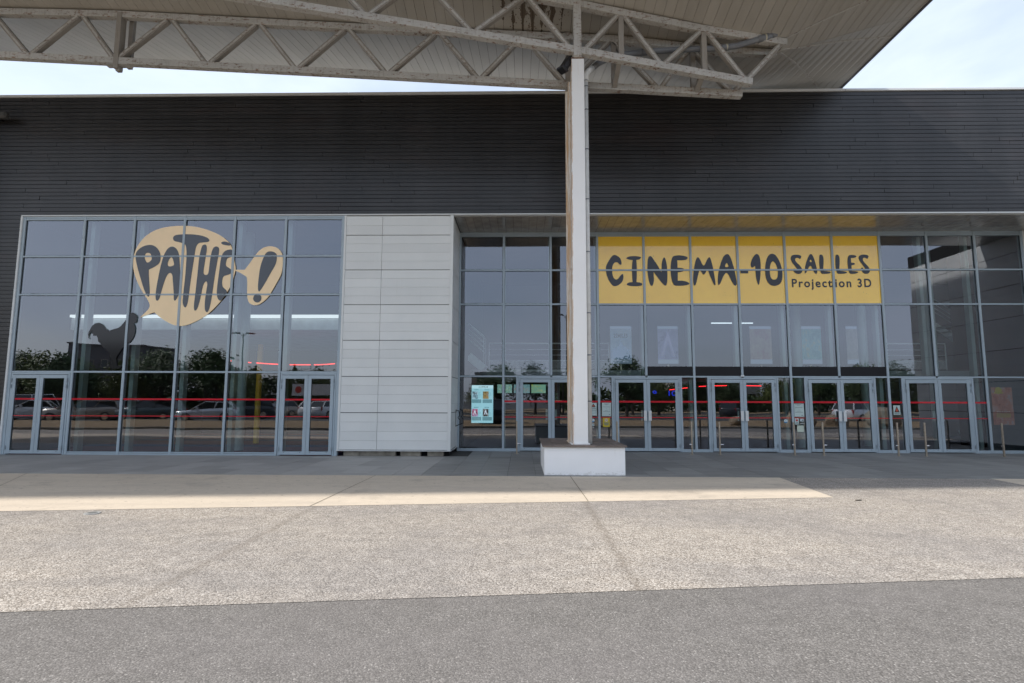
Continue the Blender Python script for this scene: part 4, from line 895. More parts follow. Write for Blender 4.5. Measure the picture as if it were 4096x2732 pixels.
# programme screen
t = thing('programme_screen', 'pale blue programme screen headed A L\'AFFICHE behind the left entrance glass', 'screen', (-1.3,R+.1,.9))
y = R+.10; x0,x1,z0,z1 = -1.61,-.925,.87,2.055
MB().box(x0-.02,x1+.02,y+.006,y+.07,z0-.02,z1+.02).build('casing', M['black'], t)
MB().box(x0,x1,y,y+.005,z0,z1).build('display', emis('screen_blue', (.42,.78,.92), .36, (.1,.1,.1)), t)
MB().box(x0,x1,y-.002,y-.0005,z1-.10,z1).build('header', emis('screen_header', (.60,.88,1.0), .42), t)
me = text_mesh("A L'AFFICHE", .30, .045, M['ink'], bold=.015); o = bpy.data.objects.new('title', me); col.objects.link(o); set_parent(o, t); o.location = Vector((x0+.22,y-.004,z1-.075))
for dx, dz, dk, tt in ((.0,.0,'a','22MILES'),(.34,.0,'b',''),(.0,-.55,'c','RIN'),(.34,-.55,'d','')):
    px, pz = x0+.02+dx, z1-.43+dz
    MB().box(px,px+.18,y-.003,y-.001,pz,pz+.235).build('mini_poster', poster_tex('mini_art', *{'a':((.02,.03,.04),(.2,.3,.36),(.4,.5,.55)),'b':((.03,.02,.02),(.3,.18,.05),(.1,.12,.2)),'c':((.03,.02,.06),(.35,.05,.08),(.3,.3,.6)),'d':((.03,.02,.02),(.04,.03,.03),(.3,.3,.3))}[dk], 16, .5), t)
    if tt:
        me = text_mesh(tt, .12, .03, emis('title_ink', (.1,.05,.06) if dk=='a' else (.3,.5,.8), .5), bold=.02); o = bpy.data.objects.new('title', me); col.objects.link(o); set_parent(o, t); o.location = Vector((px+.03,y-.005,pz+(.16 if dk=='a' else .02)))
    if dk in 'cd':
        MB().add([(px+.04,y-.004,pz+.06),(px+.09,y-.004,pz+.22),(px+.14,y-.004,pz+.06),(px+.115,y-.004,pz+.06),(px+.09,y-.004,pz+.15),(px+.065,y-.004,pz+.06)], [(0,1,2,3,4,5)]).build('letter_shape', emis('letter_glow', (.7,.75,.9), .5), t)
    MB().box(px-.01,px+.29,y-.003,y-.001,pz-.13,pz-.015).build('text_block', emis('screen_text_block', (.20,.42,.50), .32), t)
    g = MB()
    for q in range(7): g.box(px+.195,px+.195+random.uniform(.03,.09),y-.003,y-.001,pz+.21-.03*q,pz+.217-.03*q)
    g.box(px+.05,px+.2,y-.003,y-.001,pz+.275,pz+.295)
    g.build('text_lines', emis('screen_text', (.15,.35,.42), .4), t)

# ------------------------------------------------------------------ door stop posts
posts = [(-.166,.838,1,'steel door stop post left of the white plinth'),(2.81,.83,-1,'steel door stop post half hidden behind the white plinth'),
 (4.992,.785,-1,'steel door stop post with left pointing bumper, right of the first door past the column'),(5.815,.80,1,'steel door stop post in front of the left leaf of the middle door'),
 (7.98,.78,-1,'steel door stop post in front of the notices beside the middle door'),(8.802,.746,1,'steel door stop post before the left leaf of the door right of the notices'),
 (10.933,.703,-1,'steel door stop post below the red triangle notice'),(11.694,.66,1,'steel door stop post in front of the left leaf of the far right door'),
 (13.882,.629,-1,'steel door stop post at the far right, in front of the film poster')]
def make_post(side):
    t = thing('door_stop_post', '', 'post', (0,0,0), 'steel door stop posts along the entrance')
    lpart(MB().box(-.021,.021,-.021,.021,.009,.968), 'shaft', M['steel'], t, bevel=.003)
    lpart(MB().box(-.065,.065,-.045,.045,.004,.0105), 'foot_plate', M['steel'], t, bevel=.002)
    lpart(MB().tube([(side*.021,0,.305),(side*.075,0,.305)], .020, 12), 'bumper_sleeve', M['chrome'], t, smooth=False)
    lpart(MB().tube([(side*.075,0,.305),(side*.11,0,.305)], [.017,.013], 12), 'rubber_tip', M['rubber'] if side < 0 else M['chrome'], t)
    return t
proto = {s: make_post(s) for s in (1,-1)}; used = set()
for x, y, s, lb in posts:
    o = proto[s] if s not in used else copy_tree(proto[s]); used.add(s)
    o.location = (x, y, 0); o['label'] = lb

# ------------------------------------------------------------------ plinth and columns
t = thing('column_plinth', 'white rendered plinth with brown stone top at the foot of the columns', 'plinth', (1.3,-2.7,0))
MB().box(.462,2.185,-3.84,-1.62,.002,.602).build('body', M['plinth'], t, bevel=.012)
cm = [(.43,.66,-3.90,-1.58),(2.0,2.22,-3.90,-1.58),(.664,1.05,-3.90,-3.65),(1.054,1.55,-3.90,-3.65),(1.554,1.996,-3.90,-3.65),(.664,1.1,-1.80,-1.58),(1.104,1.6,-1.80,-1.58),(1.604,1.996,-1.80,-1.58)]
yy = -3.646
while yy < -1.82:
    for x0,x1 in ((.664,1.07),(1.074,1.52),(1.524,1.996)): cm.append((x0,x1,yy,min(yy+.30,-1.804)))
    yy += .304
for x0,x1,y0,y1 in cm:
    MB().box(x0,x1,y0,y1,.604,.634+random.uniform(-.002,.003)).build('cap_stone', M['cap'], t, bevel=.004)
t = thing('front_column', 'white square steel column in front, rising from the plinth to the roof truss', 'column', (1.29,-3.55,.634))
def taper(x0,x1,y0,y1,z0,X0,X1,Y0,Y1,z1):
    return MB().add([(x0,y0,z0),(x1,y0,z0),(x1,y1,z0),(x0,y1,z0),(X0,Y0,z1),(X1,Y0,z1),(X1,Y1,z1),(X0,Y1,z1)], [(3,2,1,0),(4,5,6,7),(0,1,5,4),(1,2,6,5),(2,3,7,6),(3,0,4,7)])
taper(1.105,1.432,-3.60,-3.24,.66,1.146,1.437,-3.60,-3.28,9.555).build('shaft', M['column'], t, bevel=.008)
MB().box(1.06,1.47,-3.65,-3.20,.636,.662).build('base_plate', M['column'], t, bevel=.004)
MB().box(1.14,1.443,-3.605,-3.275,9.556,9.575).build('top_plate', rusty('rusted_plate', (.5,.4,.3), .42, .5), t)
MB().box(1.17,1.40,-3.58,-3.30,9.576,9.66).build('bearing_block', M['truss'], t)
t = thing('rear_column', 'rust streaked white steel column standing behind the front one', 'column', (1.16,-2.7,.634))
MB().box(1.066,1.19,-2.70,-2.62,.64,9.28).build('flange', M['rear_column'], t)
MB().box(1.135,1.185,-3.02,-2.70,.64,9.28).build('web', M['rear_column'], t)
MB().box(1.10,1.40,-3.10,-3.02,.64,9.28).build('flange', M['rear_column'], t)
MB().box(1.04,1.44,-3.12,-2.6,.636,.66).build('base_plate', M['rear_column'], t)
t = thing('downpipe', 'pale rain pipe running down the right side of the front column', 'pipe', (1.49,-3.42,.63))
MB().tube([(1.495,-3.44,.64),(1.495,-3.44,9.05)], .048, 14).build('pipe', M['pipe_white'], t, smooth=True)
MB().tube([(1.495,-3.44,9.05),(1.50,-3.43,9.22),(1.56,-3.38,9.36),(1.66,-3.28,9.50)], [.05,.062,.068,.072], 14).build('elbow', M['pipe_white'], t, smooth=True)
for z in (9.09,8.95,8.37,7.4,6.2,4.96,3.55,2.6,1.57): MB().tube([(1.495,-3.44,z-.012),(1.495,-3.44,z+.012)], .054, 14).box(1.44,1.50,-3.45,-3.43,z-.010,z+.010).build('collar', M['pipe_grey'], t)
t = thing('drain_pipe', 'grey plastic drain pipe hanging between the trusses under the canopy', 'pipe', (3,-3.1,10))
pp = [(1.66,-3.28,9.50),(1.80,-3.14,9.70),(2.0,-3.1,9.84),(2.45,-3.1,9.97),(3.1,-3.1,10.045),(3.7,-3.1,10.08),(4.75,-3.1,10.11),(5.2,-3.1,10.17),(5.9,-3.1,10.385),(6.1,-3.1,10.45)]
MB().tube(pp, .070, 16).build('pipe', M['pipe_grey'], t, smooth=True)
MB().tube([(6.06,-3.1,10.44),(6.16,-3.1,10.48),(6.22,-3.1,10.56),(6.22,-3.1,10.72)], .078, 16).build('elbow', M['pipe_grey'], t, smooth=True)
for a, b in (((4.78,-3.1,10.115),(5.0,-3.1,10.14)),((5.72,-3.1,10.325),(5.96,-3.1,10.405)),((2.9,-3.1,10.02),(3.02,-3.1,10.035))):
    MB().tube([a,b], .080, 16).build('coupling', M['pipe_grey'], t, smooth=True)
for x, z in ((4.93,10.13),(5.88,10.38)):
    MB().tube([(x,-3.1,z),(x+.035,-3.1,z+.01)], .082, 16).build('glue_smear', simple('glue', (.45,.42,.32), .6), t)

t = thing('floodlight', 'black floodlight hung under the truss left of the front column', 'lamp', (1.0,-3.35,9.6))
a = Vector((1.17,-3.42,9.75)); b = Vector((.95,-3.42,9.40)); d = (b-a).normalized()
MB().bar(a, b, .26, .15, up=(0,-.3,1)).build('housing', M['black'], t, bevel=.03)
MB().bar(b-d*.02, b+d*.05, .30, .20, up=(0,-.3,1)).build('hood', M['black'], t, bevel=.02)
MB().bar((1.12,-3.45,9.60),(1.17,-3.5,9.68),.03,.05).build('bracket', M['steel'], t)
MB().bar((1.16,-3.42,9.74),(1.2,-3.42,9.9),.05,.05).build('yoke', M['steel'], t)

t = thing('wall_bracket_lamp', 'dark bracket lamp at the left end of the charcoal boards', 'lamp', (-15.8,0,10.1))
MB().box(-16.3,-15.49,-.36,-.16,9.97,10.17).build('housing', simple('lamp_dark', (.07,.07,.068), .5), t, bevel=.05)
MB().box(-16.1,-15.9,-.16,.01,10.03,10.11).build('arm', M['black'], t)
t = thing('roof_rail', 'thin grey safety rail along the top edge of the wall', 'rail', (-15.2,.2,10.86))
MB().tube([(-15.08,.2,10.93),(17.2,.2,10.93)], .016, 8).build('rail', M['pipe_grey'], t, smooth=True)
x = -14.6
MB().tube([(-15.12,.2,10.915),(-15.0,.2,10.93)], .035, 8).build('end_stop', M['pipe_grey'], t)
while x < 17: MB().box(x-.02,x+.02,.18,.24,10.862,10.955).build('bracket', M['pipe_grey'], t); x += 1.385

# ------------------------------------------------------------------ canopy
CAN = thing('entrance_canopy', 'large tilted board lined canopy on steel trusses above the entrance', 'canopy', (0,-4,10))
ZV = [(-36,12.95),(-24,12.25),(-13.4,11.618),(-10.5,11.515),(-4.4,11.105),(2.45,10.694),(4.76,10.403),(6.3,10.287),(9.93,11.30)]
def zsurf(x, y):
    t_ = min(max((x-6.3)/3.63,0),1); v = lerp_table(ZV, x)
    return v + (.19*(1-t_)*(-2.55-y) if y < -2.55 else .24*(1-t_)*(y+2.55)) + .015
yb = lambda x: lerp_table([(-36,.5),(-24,.55),(-16.8,.62),(-11.2,.77),(-5.5,.79),(1.3,.89),(2.6,.95),(4.5,2.6),(9.93,3.2)], x)
yf = lambda x: -8.25 + .115*x
def strip(x0,x1,ya,yb_,n,drop,th):
    vs=[];fs=[]
    for i in range(n+1):
        t_=i/n
        for x in (x0,x1):
            y=ya(x)+(yb_(x)-ya(x))*t_; z=zsurf(x,y)+drop; vs+= [(x,y,z),(x,y,z+th)]
    for i in range(n):
        a=4*i; fs+=[(a,a+4,a+6,a+2),(a+1,a+3,a+7,a+5),(a,a+1,a+5,a+4),(a+2,a+6,a+7,a+3)]
    fs+=[(0,2,3,1),(4*n,4*n+1,4*n+3,4*n+2)]
    return MB().add(vs,fs)
V_ = lambda x: -2.55
far = MB(); x = -36.0
while x < -17.05:
    for a_, b_ in ((yf, lambda q:-2.556), (lambda q:-2.544, yb)):
        q = strip(x+.0035,x+.2365,a_,b_,2,0,.012); far.add(q.v,q.f)
    x += .24
o = far.build('soffit_boards', M['soffit'], CAN); o['kind'] = 'stuff'
while x < 9.9:
    x1 = min(x+.24, 9.93)
    strip(x+.0035,x1-.0035,yf,lambda q:-2.556,2,0,.012).build('soffit_board', M['soffit'], CAN)
    strip(x+.0035,x1-.0035,lambda q:-2.544,yb,2,0,.012).build('soffit_board', M['soffit'], CAN)
    x = x1
m_ = MB()
for i in range(92):
    a = -36+45.93*i/92; b_ = -36+45.93*(i+1)/92
    q = strip(a,b_,yf,V_,1,.06,.02); m_.add(q.v,q.f); q = strip(a,b_,V_,yb,1,.06,.02); m_.add(q.v,q.f)
m_.build('soffit_deck', M['soffit_gap'], CAN)
m_ = MB()
for i in range(92):
    a = -36+45.93*i/92; b_ = -36+45.93*(i+1)/92
    q = strip(a,b_,yf,V_,1,.30,.03); m_.add(q.v,q.f); q = strip(a,b_,V_,yb,1,.30,.03); m_.add(q.v,q.f)
m_.build('roof_sheet', simple('roof_sheet_grey', (.35,.35,.35), .6), CAN)
M['fascia'] = simple('dark_grey_fascia', (.13,.14,.16), .5)
def fascia(pts, name='fascia'):
    for p, q in zip(pts, pts[1:]):
        za = zsurf(*p); zb = zsurf(*q)
        MB().bar((p[0],p[1],za+.15),(q[0],q[1],zb+.15),.05,.36).build(name, M['fascia'], CAN)
fascia([(9.945,yf(9.93)),(9.945,-2.55),(9.945,yb(9.93))])
fascia([(-36,yf(-36)-.02),(-24,yf(-24)-.02),(-10,yf(-10)-.02),(2,yf(2)-.02),(6.3,yf(6.3)-.02),(9.93,yf(9.93)-.02)])
fascia([(xx,yb(xx)+.025) for xx in (-36,-24,-16,-11,-5.5,1.3,2.6,4.5,7,9.93)])
# folds in the soffit by the truss ends, covered by thin strips
def fold(a, b, n=6):
    pts = []
    for i in range(n+1):
        x_ = a[0]+(b[0]-a[0])*i/n; y_ = a[1]+(b[1]-a[1])*i/n; pts.append((x_,y_,zsurf(x_,y_)-.006))
    g = MB()
    for p,q in zip(pts,pts[1:]): g.bar(p,q,.05,.012)
    g.build('fold_strip', M['truss'], CAN)
fold((6.43,-3.0),(9.0,-4.05)); fold((6.46,-2.65),(9.85,-1.75)); fold((6.48,-2.55),(9.2,.65))
fold((-36,-2.55),(6.35,-2.55),80)

def truss(name_label, yfun, bot, top, bnodes, tnodes, verticals, web, ch):
    """bot/top: tables x -> z of the chord's lower / upper edge"""
    t = bpy.data.objects.new('roof_truss', None); col.objects.link(t); t.location = (0,yfun(0),10); t['label'] = name_label
    set_parent(t, CAN)
    def sub(mb, nm, mat, **k):
        o = mb.build(nm, mat, None, **k); o.parent = t
        o.matrix_parent_inverse = Matrix.Translation((0,-yfun(0),-10)); return o
    def chord(tab, sgn, nm):
        for (xa,za),(xb,zb) in zip(tab, tab[1:]):
            o = sub(MB().bar((xa,yfun(xa),za+sgn*ch/2),(xb,yfun(xb),zb+sgn*ch/2),ch,ch), nm, M['truss'], bevel=.006)
    chord(bot, 1, 'bottom_chord'); chord(top, -1, 'top_chord')
    zb = lambda x: lerp_table(bot, x)+ch*.9; zt = lambda x: lerp_table(top, x)-ch*.9
    for (xa, xb) in web:
        s = .06 if xb > xa else -.06
        p = (xa+s, yfun(xa), zb(xa)); q = (xb-s, yfun(xb), zt(xb))
        sub(MB().bar(p, q, .12, .12, up=(0,1,0)), 'diagonal', M['truss_web'], bevel=.005)
        sub(MB().bar((p[0],p[1]-.063,p[2]), (q[0],q[1]-.063,q[2]), .045, .012, up=(0,1,0)), 'diagonal_seam', M['truss'])
    for x in verticals:
        sub(MB().bar((x,yfun(x),zb(x)-.05),(x,yfun(x),zt(x)+.05),.12,.12, up=(0,1,0)), 'vertical', M['truss_web'], bevel=.005)
    return t, sub
# rear truss: parallel to the wall
rt_b = [(-24,10.95),(-13.42,10.273),(-4.36,9.705),(1.016,9.347),(5.43,9.061)]
rt_t = [(-24,12.25),(-13.43,11.618),(-10.46,11.515),(-4.41,11.105),(2.45,10.694),(4.76,10.403),(6.311,10.287)]
bn = [-21.9,-19.6,-17.3,-14.95,-12.63,-10.38,-8.0,-5.71,-3.40,-1.08,1.09,3.39]
tn = [-23.0,-20.8,-18.5,-16.1,-13.75,-11.39,-9.05,-6.76,-4.48,-2.15,.008,2.22,4.2]
web = [(b_,t_) for i,b_ in enumerate(bn) for t_ in (tn[i],tn[i+1])] + [(5.2,4.2),(5.2,6.2)]
_, rsub = truss('rear truss, level with the wall', lambda x: -2.7, rt_b, rt_t, bn, tn, [2.28,4.25], web, .165)
rsub(MB().box(-10.40,-10.27,-2.80,-2.60,9.95,11.46), 'splice_post', M['truss_web'], bevel=.006)
rsub(MB().box(-10.24,-10.13,-2.55,-2.45,10.10,11.46), 'splice_post', M['truss_web'])
rsub(MB().box(-10.62,-10.0,-2.79,-2.61,10.045,10.062), 'splice_plate', M['truss'])
rsub(MB().box(-10.36,-10.25,-2.74,-2.64,9.90,9.95), 'splice_stub', M['truss_web'])
rsub(MB().box(1.07,1.19,-2.78,-2.62,9.27,10.8), 'column_post', M['truss_web'])
# front truss: swings towards the viewer on the left
ffun = lambda x: -3.6 + .125*(x-1.3)
ft_b = [(-16,11.35),(-6.34,10.377),(-3.51,10.101),(1.167,9.662),(5.521,9.146)]
ft_t = [(-16,12.7),(-6.0,11.72),(1.26,10.985),(2.315,10.845),(4.35,10.585),(6.45,10.396)]
bn2 = [-15.4,-13.0,-10.65,-8.3,-5.9,-3.51,-1.139]; tn2 = [-14.2,-11.8,-9.45,-7.1,-4.75,-2.36,.06]
web = []
for i,b_ in enumerate(bn2):
    web.append((b_,tn2[i])); 
    if i: web.append((b_,tn2[i-1]))
web += [(1.12,.06),(1.42,2.315),(3.318,2.33),(3.318,4.34),(5.40,4.37),(5.38,6.35)]
_, fsub = truss('front truss, skewed towards the viewer on the left', ffun, ft_b, ft_t, bn2, tn2, [2.33,4.36], web, .165)
fsub(MB().box(1.19,1.37,-3.70,-3.50,9.575,11.3), 'column_post', M['truss'], bevel=.006)
# cross struts between the trusses
for x in (2.28,4.30):
    y0_ = ffun(x)
    rsub(MB().bar((x,y0_+.08,lerp_table(ft_b,x)+.05),(x,-2.78,lerp_table(rt_b,x)+.09),.12,.12), 'cross_strut', M['truss_web'], bevel=.004)
fsub(MB().bar((5.35,ffun(5.35),9.33),(6.3,ffun(6.3)+.25,10.2),.10,.05), 'end_strut', M['truss_web'])

# ------------------------------------------------------------------ what stands behind the camera, mirrored in the glass
def car(label, x, y, rz, paint, kind='hatch', group='cars parked behind the viewer'):
    t = local('parked_car', label, 'car', (x,y,-.01), rz, group)
    L_, W_, H_ = {'hatch':(4.0,1.70,1.46),'estate':(4.5,1.78,1.50),'suv':(4.45,1.84,1.66),'van':(4.9,1.9,1.95)}[kind]
    st = [(-.50,.50,.78,.30,.62),(-.47,.82,.86,.20,.74),(-.36,.96,.94,.17,.84),(-.20,1.0,.98,.16,.90),(.05,1.0,1.0,.16,.93),(.28,1.0,1.0,.16,.95),(.42,.97,.98,.18,.96),(.485,.90,.93,.24,.94),(.50,.78,.86,.32,.84)]
    vs=[];fs=[];n=8
    for (fx,wl,wb,zl,zb) in st:
        for sgn in (-1,1): pass
        h = W_/2; zb_ = zb*(H_/1.46) if kind != 'van' else zb*1.12
        ring = [(-h*wl*.9,zl),(-h*wb,zl+.14),(-h*wb,zb_*.72),(-h*wb*.90,zb_),(h*wb*.90,zb_),(h*wb,zb_*.72),(h*wb,zl+.14),(h*wl*.9,zl)]
        vs += [(fx*L_,yy_,zz_) for yy_,zz_ in ring]
    for i in range(len(st)-1):
        for k_ in range(n): fs.append((i*n+k_, i*n+(k_+1)%n, (i+1)*n+(k_+1)%n, (i+1)*n+k_))
    fs += [tuple(range(n))[::-1], tuple((len(st)-1)*n+k_ for k_ in range(n))]
    lpart(MB().add(vs,fs), 'body', paint, t, smooth=True)
    # greenhouse: glass volume and painted roof with pillars
    a0,a1,b0,b1 = {'hatch':(-.24,-.04,.36,.47),'estate':(-.24,-.05,.42,.48),'suv':(-.22,-.05,.38,.47),'van':(-.40,-.26,.47,.49)}[kind]
    zb_ = (.90*(H_/1.46) if kind != 'van' else 1.02); zr = H_-.04; wb = W_*.45; wr = W_*.37
    def gh(o):
        return [(a0*L_,-wb+o,zb_-.02),(b1*L_,-wb+o,zb_),(b1*L_,wb-o,zb_),(a0*L_,wb-o,zb_-.02),(a1*L_,-wr+o,zr),(b0*L_,-wr+o,zr-.02),(b0*L_,wr-o,zr-.02),(a1*L_,wr-o,zr)]
    F_ = [(3,2,1,0),(4,5,6,7),(0,1,5,4),(1,2,6,5),(2,3,7,6),(3,0,4,7)]
    lpart(MB().add(gh(.01),F_), 'windows', M['car_glass'], t)
    g = gh(0)
    r_ = MB().add([(p[0],p[1],p[2]) for p in g[4:]]+[(p[0],p[1]*.97,p[2]+.045) for p in g[4:]], F_)
    for i_ in range(4): r_.bar(g[i_], g[i_+4], .07, .06)
    for s_ in (0,2):
        pa = Vector(g[s_]).lerp(Vector(g[s_+1]), .5); pb = Vector(g[s_+4]).lerp(Vector(g[s_+5]), .5); r_.bar(pa, pb, .07, .05)
    lpart(r_, 'roof', paint, t)
    wr_ = .32 if kind != 'suv' else .36
    for fx in (-.31,.30):
        for s_ in (-1,1):
            w_ = lpart(MB().tube([(fx*L_,s_*(W_/2-.20),wr_),(fx*L_,s_*(W_/2+.005),wr_)], wr_, 20), 'wheel', M['rubber'], t)
            q_ = MB().tube([(fx*L_,s_*(W_/2+.006),wr_),(fx*L_,s_*(W_/2+.015),wr_)], wr_*.62, 14).build('hub', M['chrome'], None); q_.parent = w_
    for s_ in (-1,1):
        lpart(MB().box(-.492*L_,-.44*L_,s_*W_*.36-.16,s_*W_*.36+.16,.60,.74), 'headlight', M['lamp_clear'], t, bevel=.03)
        lpart(MB().box(.475*L_,.497*L_,s_*W_*.40-.10,s_*W_*.40+.06,.62,.95), 'tail_light', M['lamp_red'], t, bevel=.02)
        lpart(MB().box(-.16*L_,-.12*L_,s_*(W_/2+.02)-.09,s_*(W_/2+.02)+.07,.92,1.03), 'mirror', paint, t, bevel=.02)
    lpart(MB().box(-.502*L_,-.49*L_,-W_*.22,W_*.22,.34,.56), 'grille', M['black'], t)
    lpart(MB().box(-.508*L_,-.503*L_,-.26,.26,.42,.52), 'number_plate', M['paper'], t)
    return t
M['car_glass'] = simple('car_window', (.012,.016,.018), .05, var=.1, spec=.8)
M['lamp_clear'] = simple('lamp_lens', (.75,.78,.8), .1, .6)
M['lamp_red'] = simple('red_lens', (.35,.01,.01), .2)
def paint(name, c, r=.25, metal=.3): return simple(name, c, r, metal, var=.03, spec=.7)
sil = paint('silver_car_paint', (.80,.82,.84)); dk = paint('dark_car_paint', (.05,.055,.06)); be = paint('beige_car_paint', (.42,.38,.33)); wh = paint('white_car_paint', (.78,.78,.77), .3, 0); gn = paint('green_grey_car_paint', (.10,.13,.13)); bl = paint('black_car_paint', (.02,.02,.025))
car('silver hatchback parked across from the left doors', -23.3,-24.9, -.35, sil)
car('dark grey off-roader parked right of the silver hatchback', -22.6,-29.1, -.45, dk, 'suv')
car('beige saloon parked beyond the dark off-roader', -21.8,-34.0, -.9, be)
car('white small car driving past at the right end of the row', -17.2,-32.6, 1.9, wh)
car('dark green estate parked left of the silver hatchback', -27.4,-24.6, -.12, gn, 'estate')
car('silver small car parked behind the green estate', -30.4,-26.9, -.3, sil)
car('beige people carrier parked near the white van', -31.9,-24.3, -.25, be, 'estate')
car('white van parked at the far left of the row', -39.5,-29.0, 1.4, wh, 'van')
car('white car parked in front of the van', -37.0,-25.5, -.5, wh)
car('black car parked behind the viewer, mirrored beside the programme screen', -2.2,-17.6-1.0, 1.3, bl, 'suv')
car('silver car parked at the right, mirrored between the right hand doors', 26.0,-24.2, 2.7, sil, 'estate')
car('blue black car parked far right behind the boulders', 20.0,-34.2, 2.2, dk)

M['rock'] = simple('tan_boulder', (.30,.24,.17), .9, var=.35, scale=3, bumps=.8)
for i, (x,y,r,lb) in enumerate(((16.6,-14.4,.75,'large tan boulder on the verge, leftmost of three'),(18.8,-14.6,.62,'round tan boulder on the verge, middle of three'),(21.2,-14.3,.9,'wide tan boulder on the verge, rightmost of three'),(13.0,-14.9,.5,'small tan boulder on the verge, apart from the other three'))):
    bm = bmesh.new(); bmesh.ops.create_icosphere(bm, subdivisions=3, radius=1); rr = random.Random(i)
    ofs = [Vector((rr.gauss(0,1),rr.gauss(0,1),rr.gauss(0,1))).normalized() for _ in range(16)]
    for v in bm.verts:
        d_ = min([1.0]+[(.72+.02*j%0.2)/max(.01,v.co.normalized().dot(o_)) for j,o_ in enumerate(ofs) if v.co.normalized().dot(o_) > .72])
        v.co = v.co.normalized()*d_; v.co = Vector((v.co.x*r*1.15, v.co.y*r, v.co.z*r*.8 + r*.45))
    me = bpy.data.meshes.new('boulder'); bm.to_mesh(me); bm.free(); me.materials.append(M['rock'])
    o = link('boulder', me); o.location = (x,y,.05); tag(o, lb, 'rock', 'boulders on the verge')

M['pole'] = simple('dark_pole_paint', (.05,.055,.06), .5)
def lamp_post(x, y, h, label):
    t = local('street_lamp', label, 'street lamp', (x,y,0), 0, 'street lamps of the car park')
    lpart(MB().tube([(0,0,0),(0,0,h)], [.10,.055], 12), 'pole', M['pole'], t, smooth=True)
    for s_ in (-1,1):
        lpart(MB().tube([(0,0,h-.35),(s_*.25,0,h-.05),(s_*.5,0,h)], .03, 8), 'arm', M['pole'], t)
        lpart(MB().box(s_*.75-.42,s_*.75+.42,-.16,.16,h-.02,h+.10), 'lamp_head', M['pole'], t, bevel=.04)
lamp_post(-28.6,-40,8.3,'twin headed street lamp, mirrored in the left glazing'); lamp_post(-61,-44,6.5,'twin headed street lamp at the far left of the car park'); lamp_post(4.3,-36.7,10.2,'tall twin headed street lamp, mirrored beside the white column')

def leaf_mesh(name, n, rx, rz, seed, mat, cone=False, size=.15):
    rr = random.Random(seed); vs=[]; fs=[]
    clumps = []
    for _ in range(26):
        if cone: h = rr.random(); rad_ = rx*(1-h)*.9; a = rr.random()*6.28; clumps.append((Vector((math.cos(a)*rad_*rr.random(),math.sin(a)*rad_*rr.random(),rz*2*h)), .35*rx*(1.1-h)))
        else:
            d_ = Vector((rr.gauss(0,1),rr.gauss(0,1),rr.gauss(0,.9))).normalized()*rr.random()**.4
            clumps.append((Vector((d_.x*rx*.85,d_.y*rx*.85,rz+d_.z*rz*.85)), rx*rr.uniform(.22,.40)))
    for i in range(n):
        c_, r_ = rr.choice(clumps); p = c_ + Vector((rr.gauss(0,1),rr.gauss(0,1),rr.gauss(0,1)))*r_*.6
        a = Vector((rr.gauss(0,1),rr.gauss(0,1),rr.gauss(0,1))).normalized(); b_ = a.orthogonal().normalized(); s_ = size*rr.uniform(.6,1.3)
        k_ = len(vs); vs += [p+a*s_, p+b_*s_*.5, p-a*s_, p-b_*s_*.5]; fs.append((k_,k_+1,k_+2,k_+3))
    me = bpy.data.meshes.new(name); me.from_pydata(vs, [], fs); me.materials.append(mat); return me
M['leaf1'] = simple('dark_green_leaves', (.050,.085,.022), .7, var=.5, scale=1.5); M['leaf2'] = simple('olive_green_leaves', (.11,.135,.03), .7, var=.4, scale=1.5)
M['bark'] = simple('bark', (.08,.06,.045), .9, var=.4, scale=6)
crowns = [leaf_mesh('crown_a', 4200, 2.2, 2.3, 1, M['leaf1']), leaf_mesh('crown_b', 4200, 2.5, 2.0, 2, M['leaf2']), leaf_mesh('crown_c', 2600, 1.3, 2.9, 3, M['leaf1'], True)]
trunk = {}
def tree(px, h, dist_y, kind, label, s=1.0):
    x = px
    h *= .88
    t = local('tree', label, 'tree', (x,-dist_y,0), random.uniform(0,6), 'trees round the car park')
    hz = {0:4.6,1:4.0,2:5.8}[kind]; k_ = h/(hz+1.3)
    tr_ = MB().tube([(0,0,0),(.05,0,1.2*k_),(0,.05,3.2*k_)], [.16,.12,.05], 8)
    for a_ in (0,2.1,4.2): tr_.tube([(0,0,1.5*k_),(math.cos(a_)*.7*k_,math.sin(a_)*.7*k_,2.8*k_)], [.07,.03], 6)
    lpart(tr_, 'trunk', M['bark'], t)
    c_ = link('crown', crowns[kind]); c_.parent = t; c_.location = (0,0,1.3*k_); c_.scale = (k_*s,k_*s,k_)
places = [(-56,7.6,50,1),(-51.5,7.0,46,0),(-50.3,6.6,47,2),(-47,7.2,52,0),(-43.5,6.6,44,1),(-41,7.8,46,0),(-38,7.9,50,0),(-35.2,7.6,47,0),(-33,6.6,52,2),(-30.6,5.4,45,1),(-27.6,6.6,50,2),(-25.5,5.3,46,0),(-23,5.5,44,1),(-20.5,5.6,48,0),(-17.6,5.6,46,1),(-15,5.8,50,0),(-62,8,52,0),(-68,8.2,55,1),
 (-2.4,5.8,40,0),(1.0,6.0,42,0),(4.5,5.4,44,1),(9.5,5.9,32,0),(11.2,5.2,38,0),(14.5,4.9,40,1),(18.5,4.6,38,0),(22.5,4.8,42,0),(27,4.5,38,1),(31,5.4,40,0),(36,5.8,40,0),(42,6.4,44,1),(48,6.4,46,0),(-9,4.0,54,0),(-5.6,4.2,52,1)]
kinds = ['dark green broad tree','olive green round tree','slim dark conifer']
ordn = 'first second third fourth fifth sixth seventh eighth ninth tenth eleventh twelfth'.split()
sizes = {}
order = sorted(range(len(places)), key=lambda i: places[i][0])
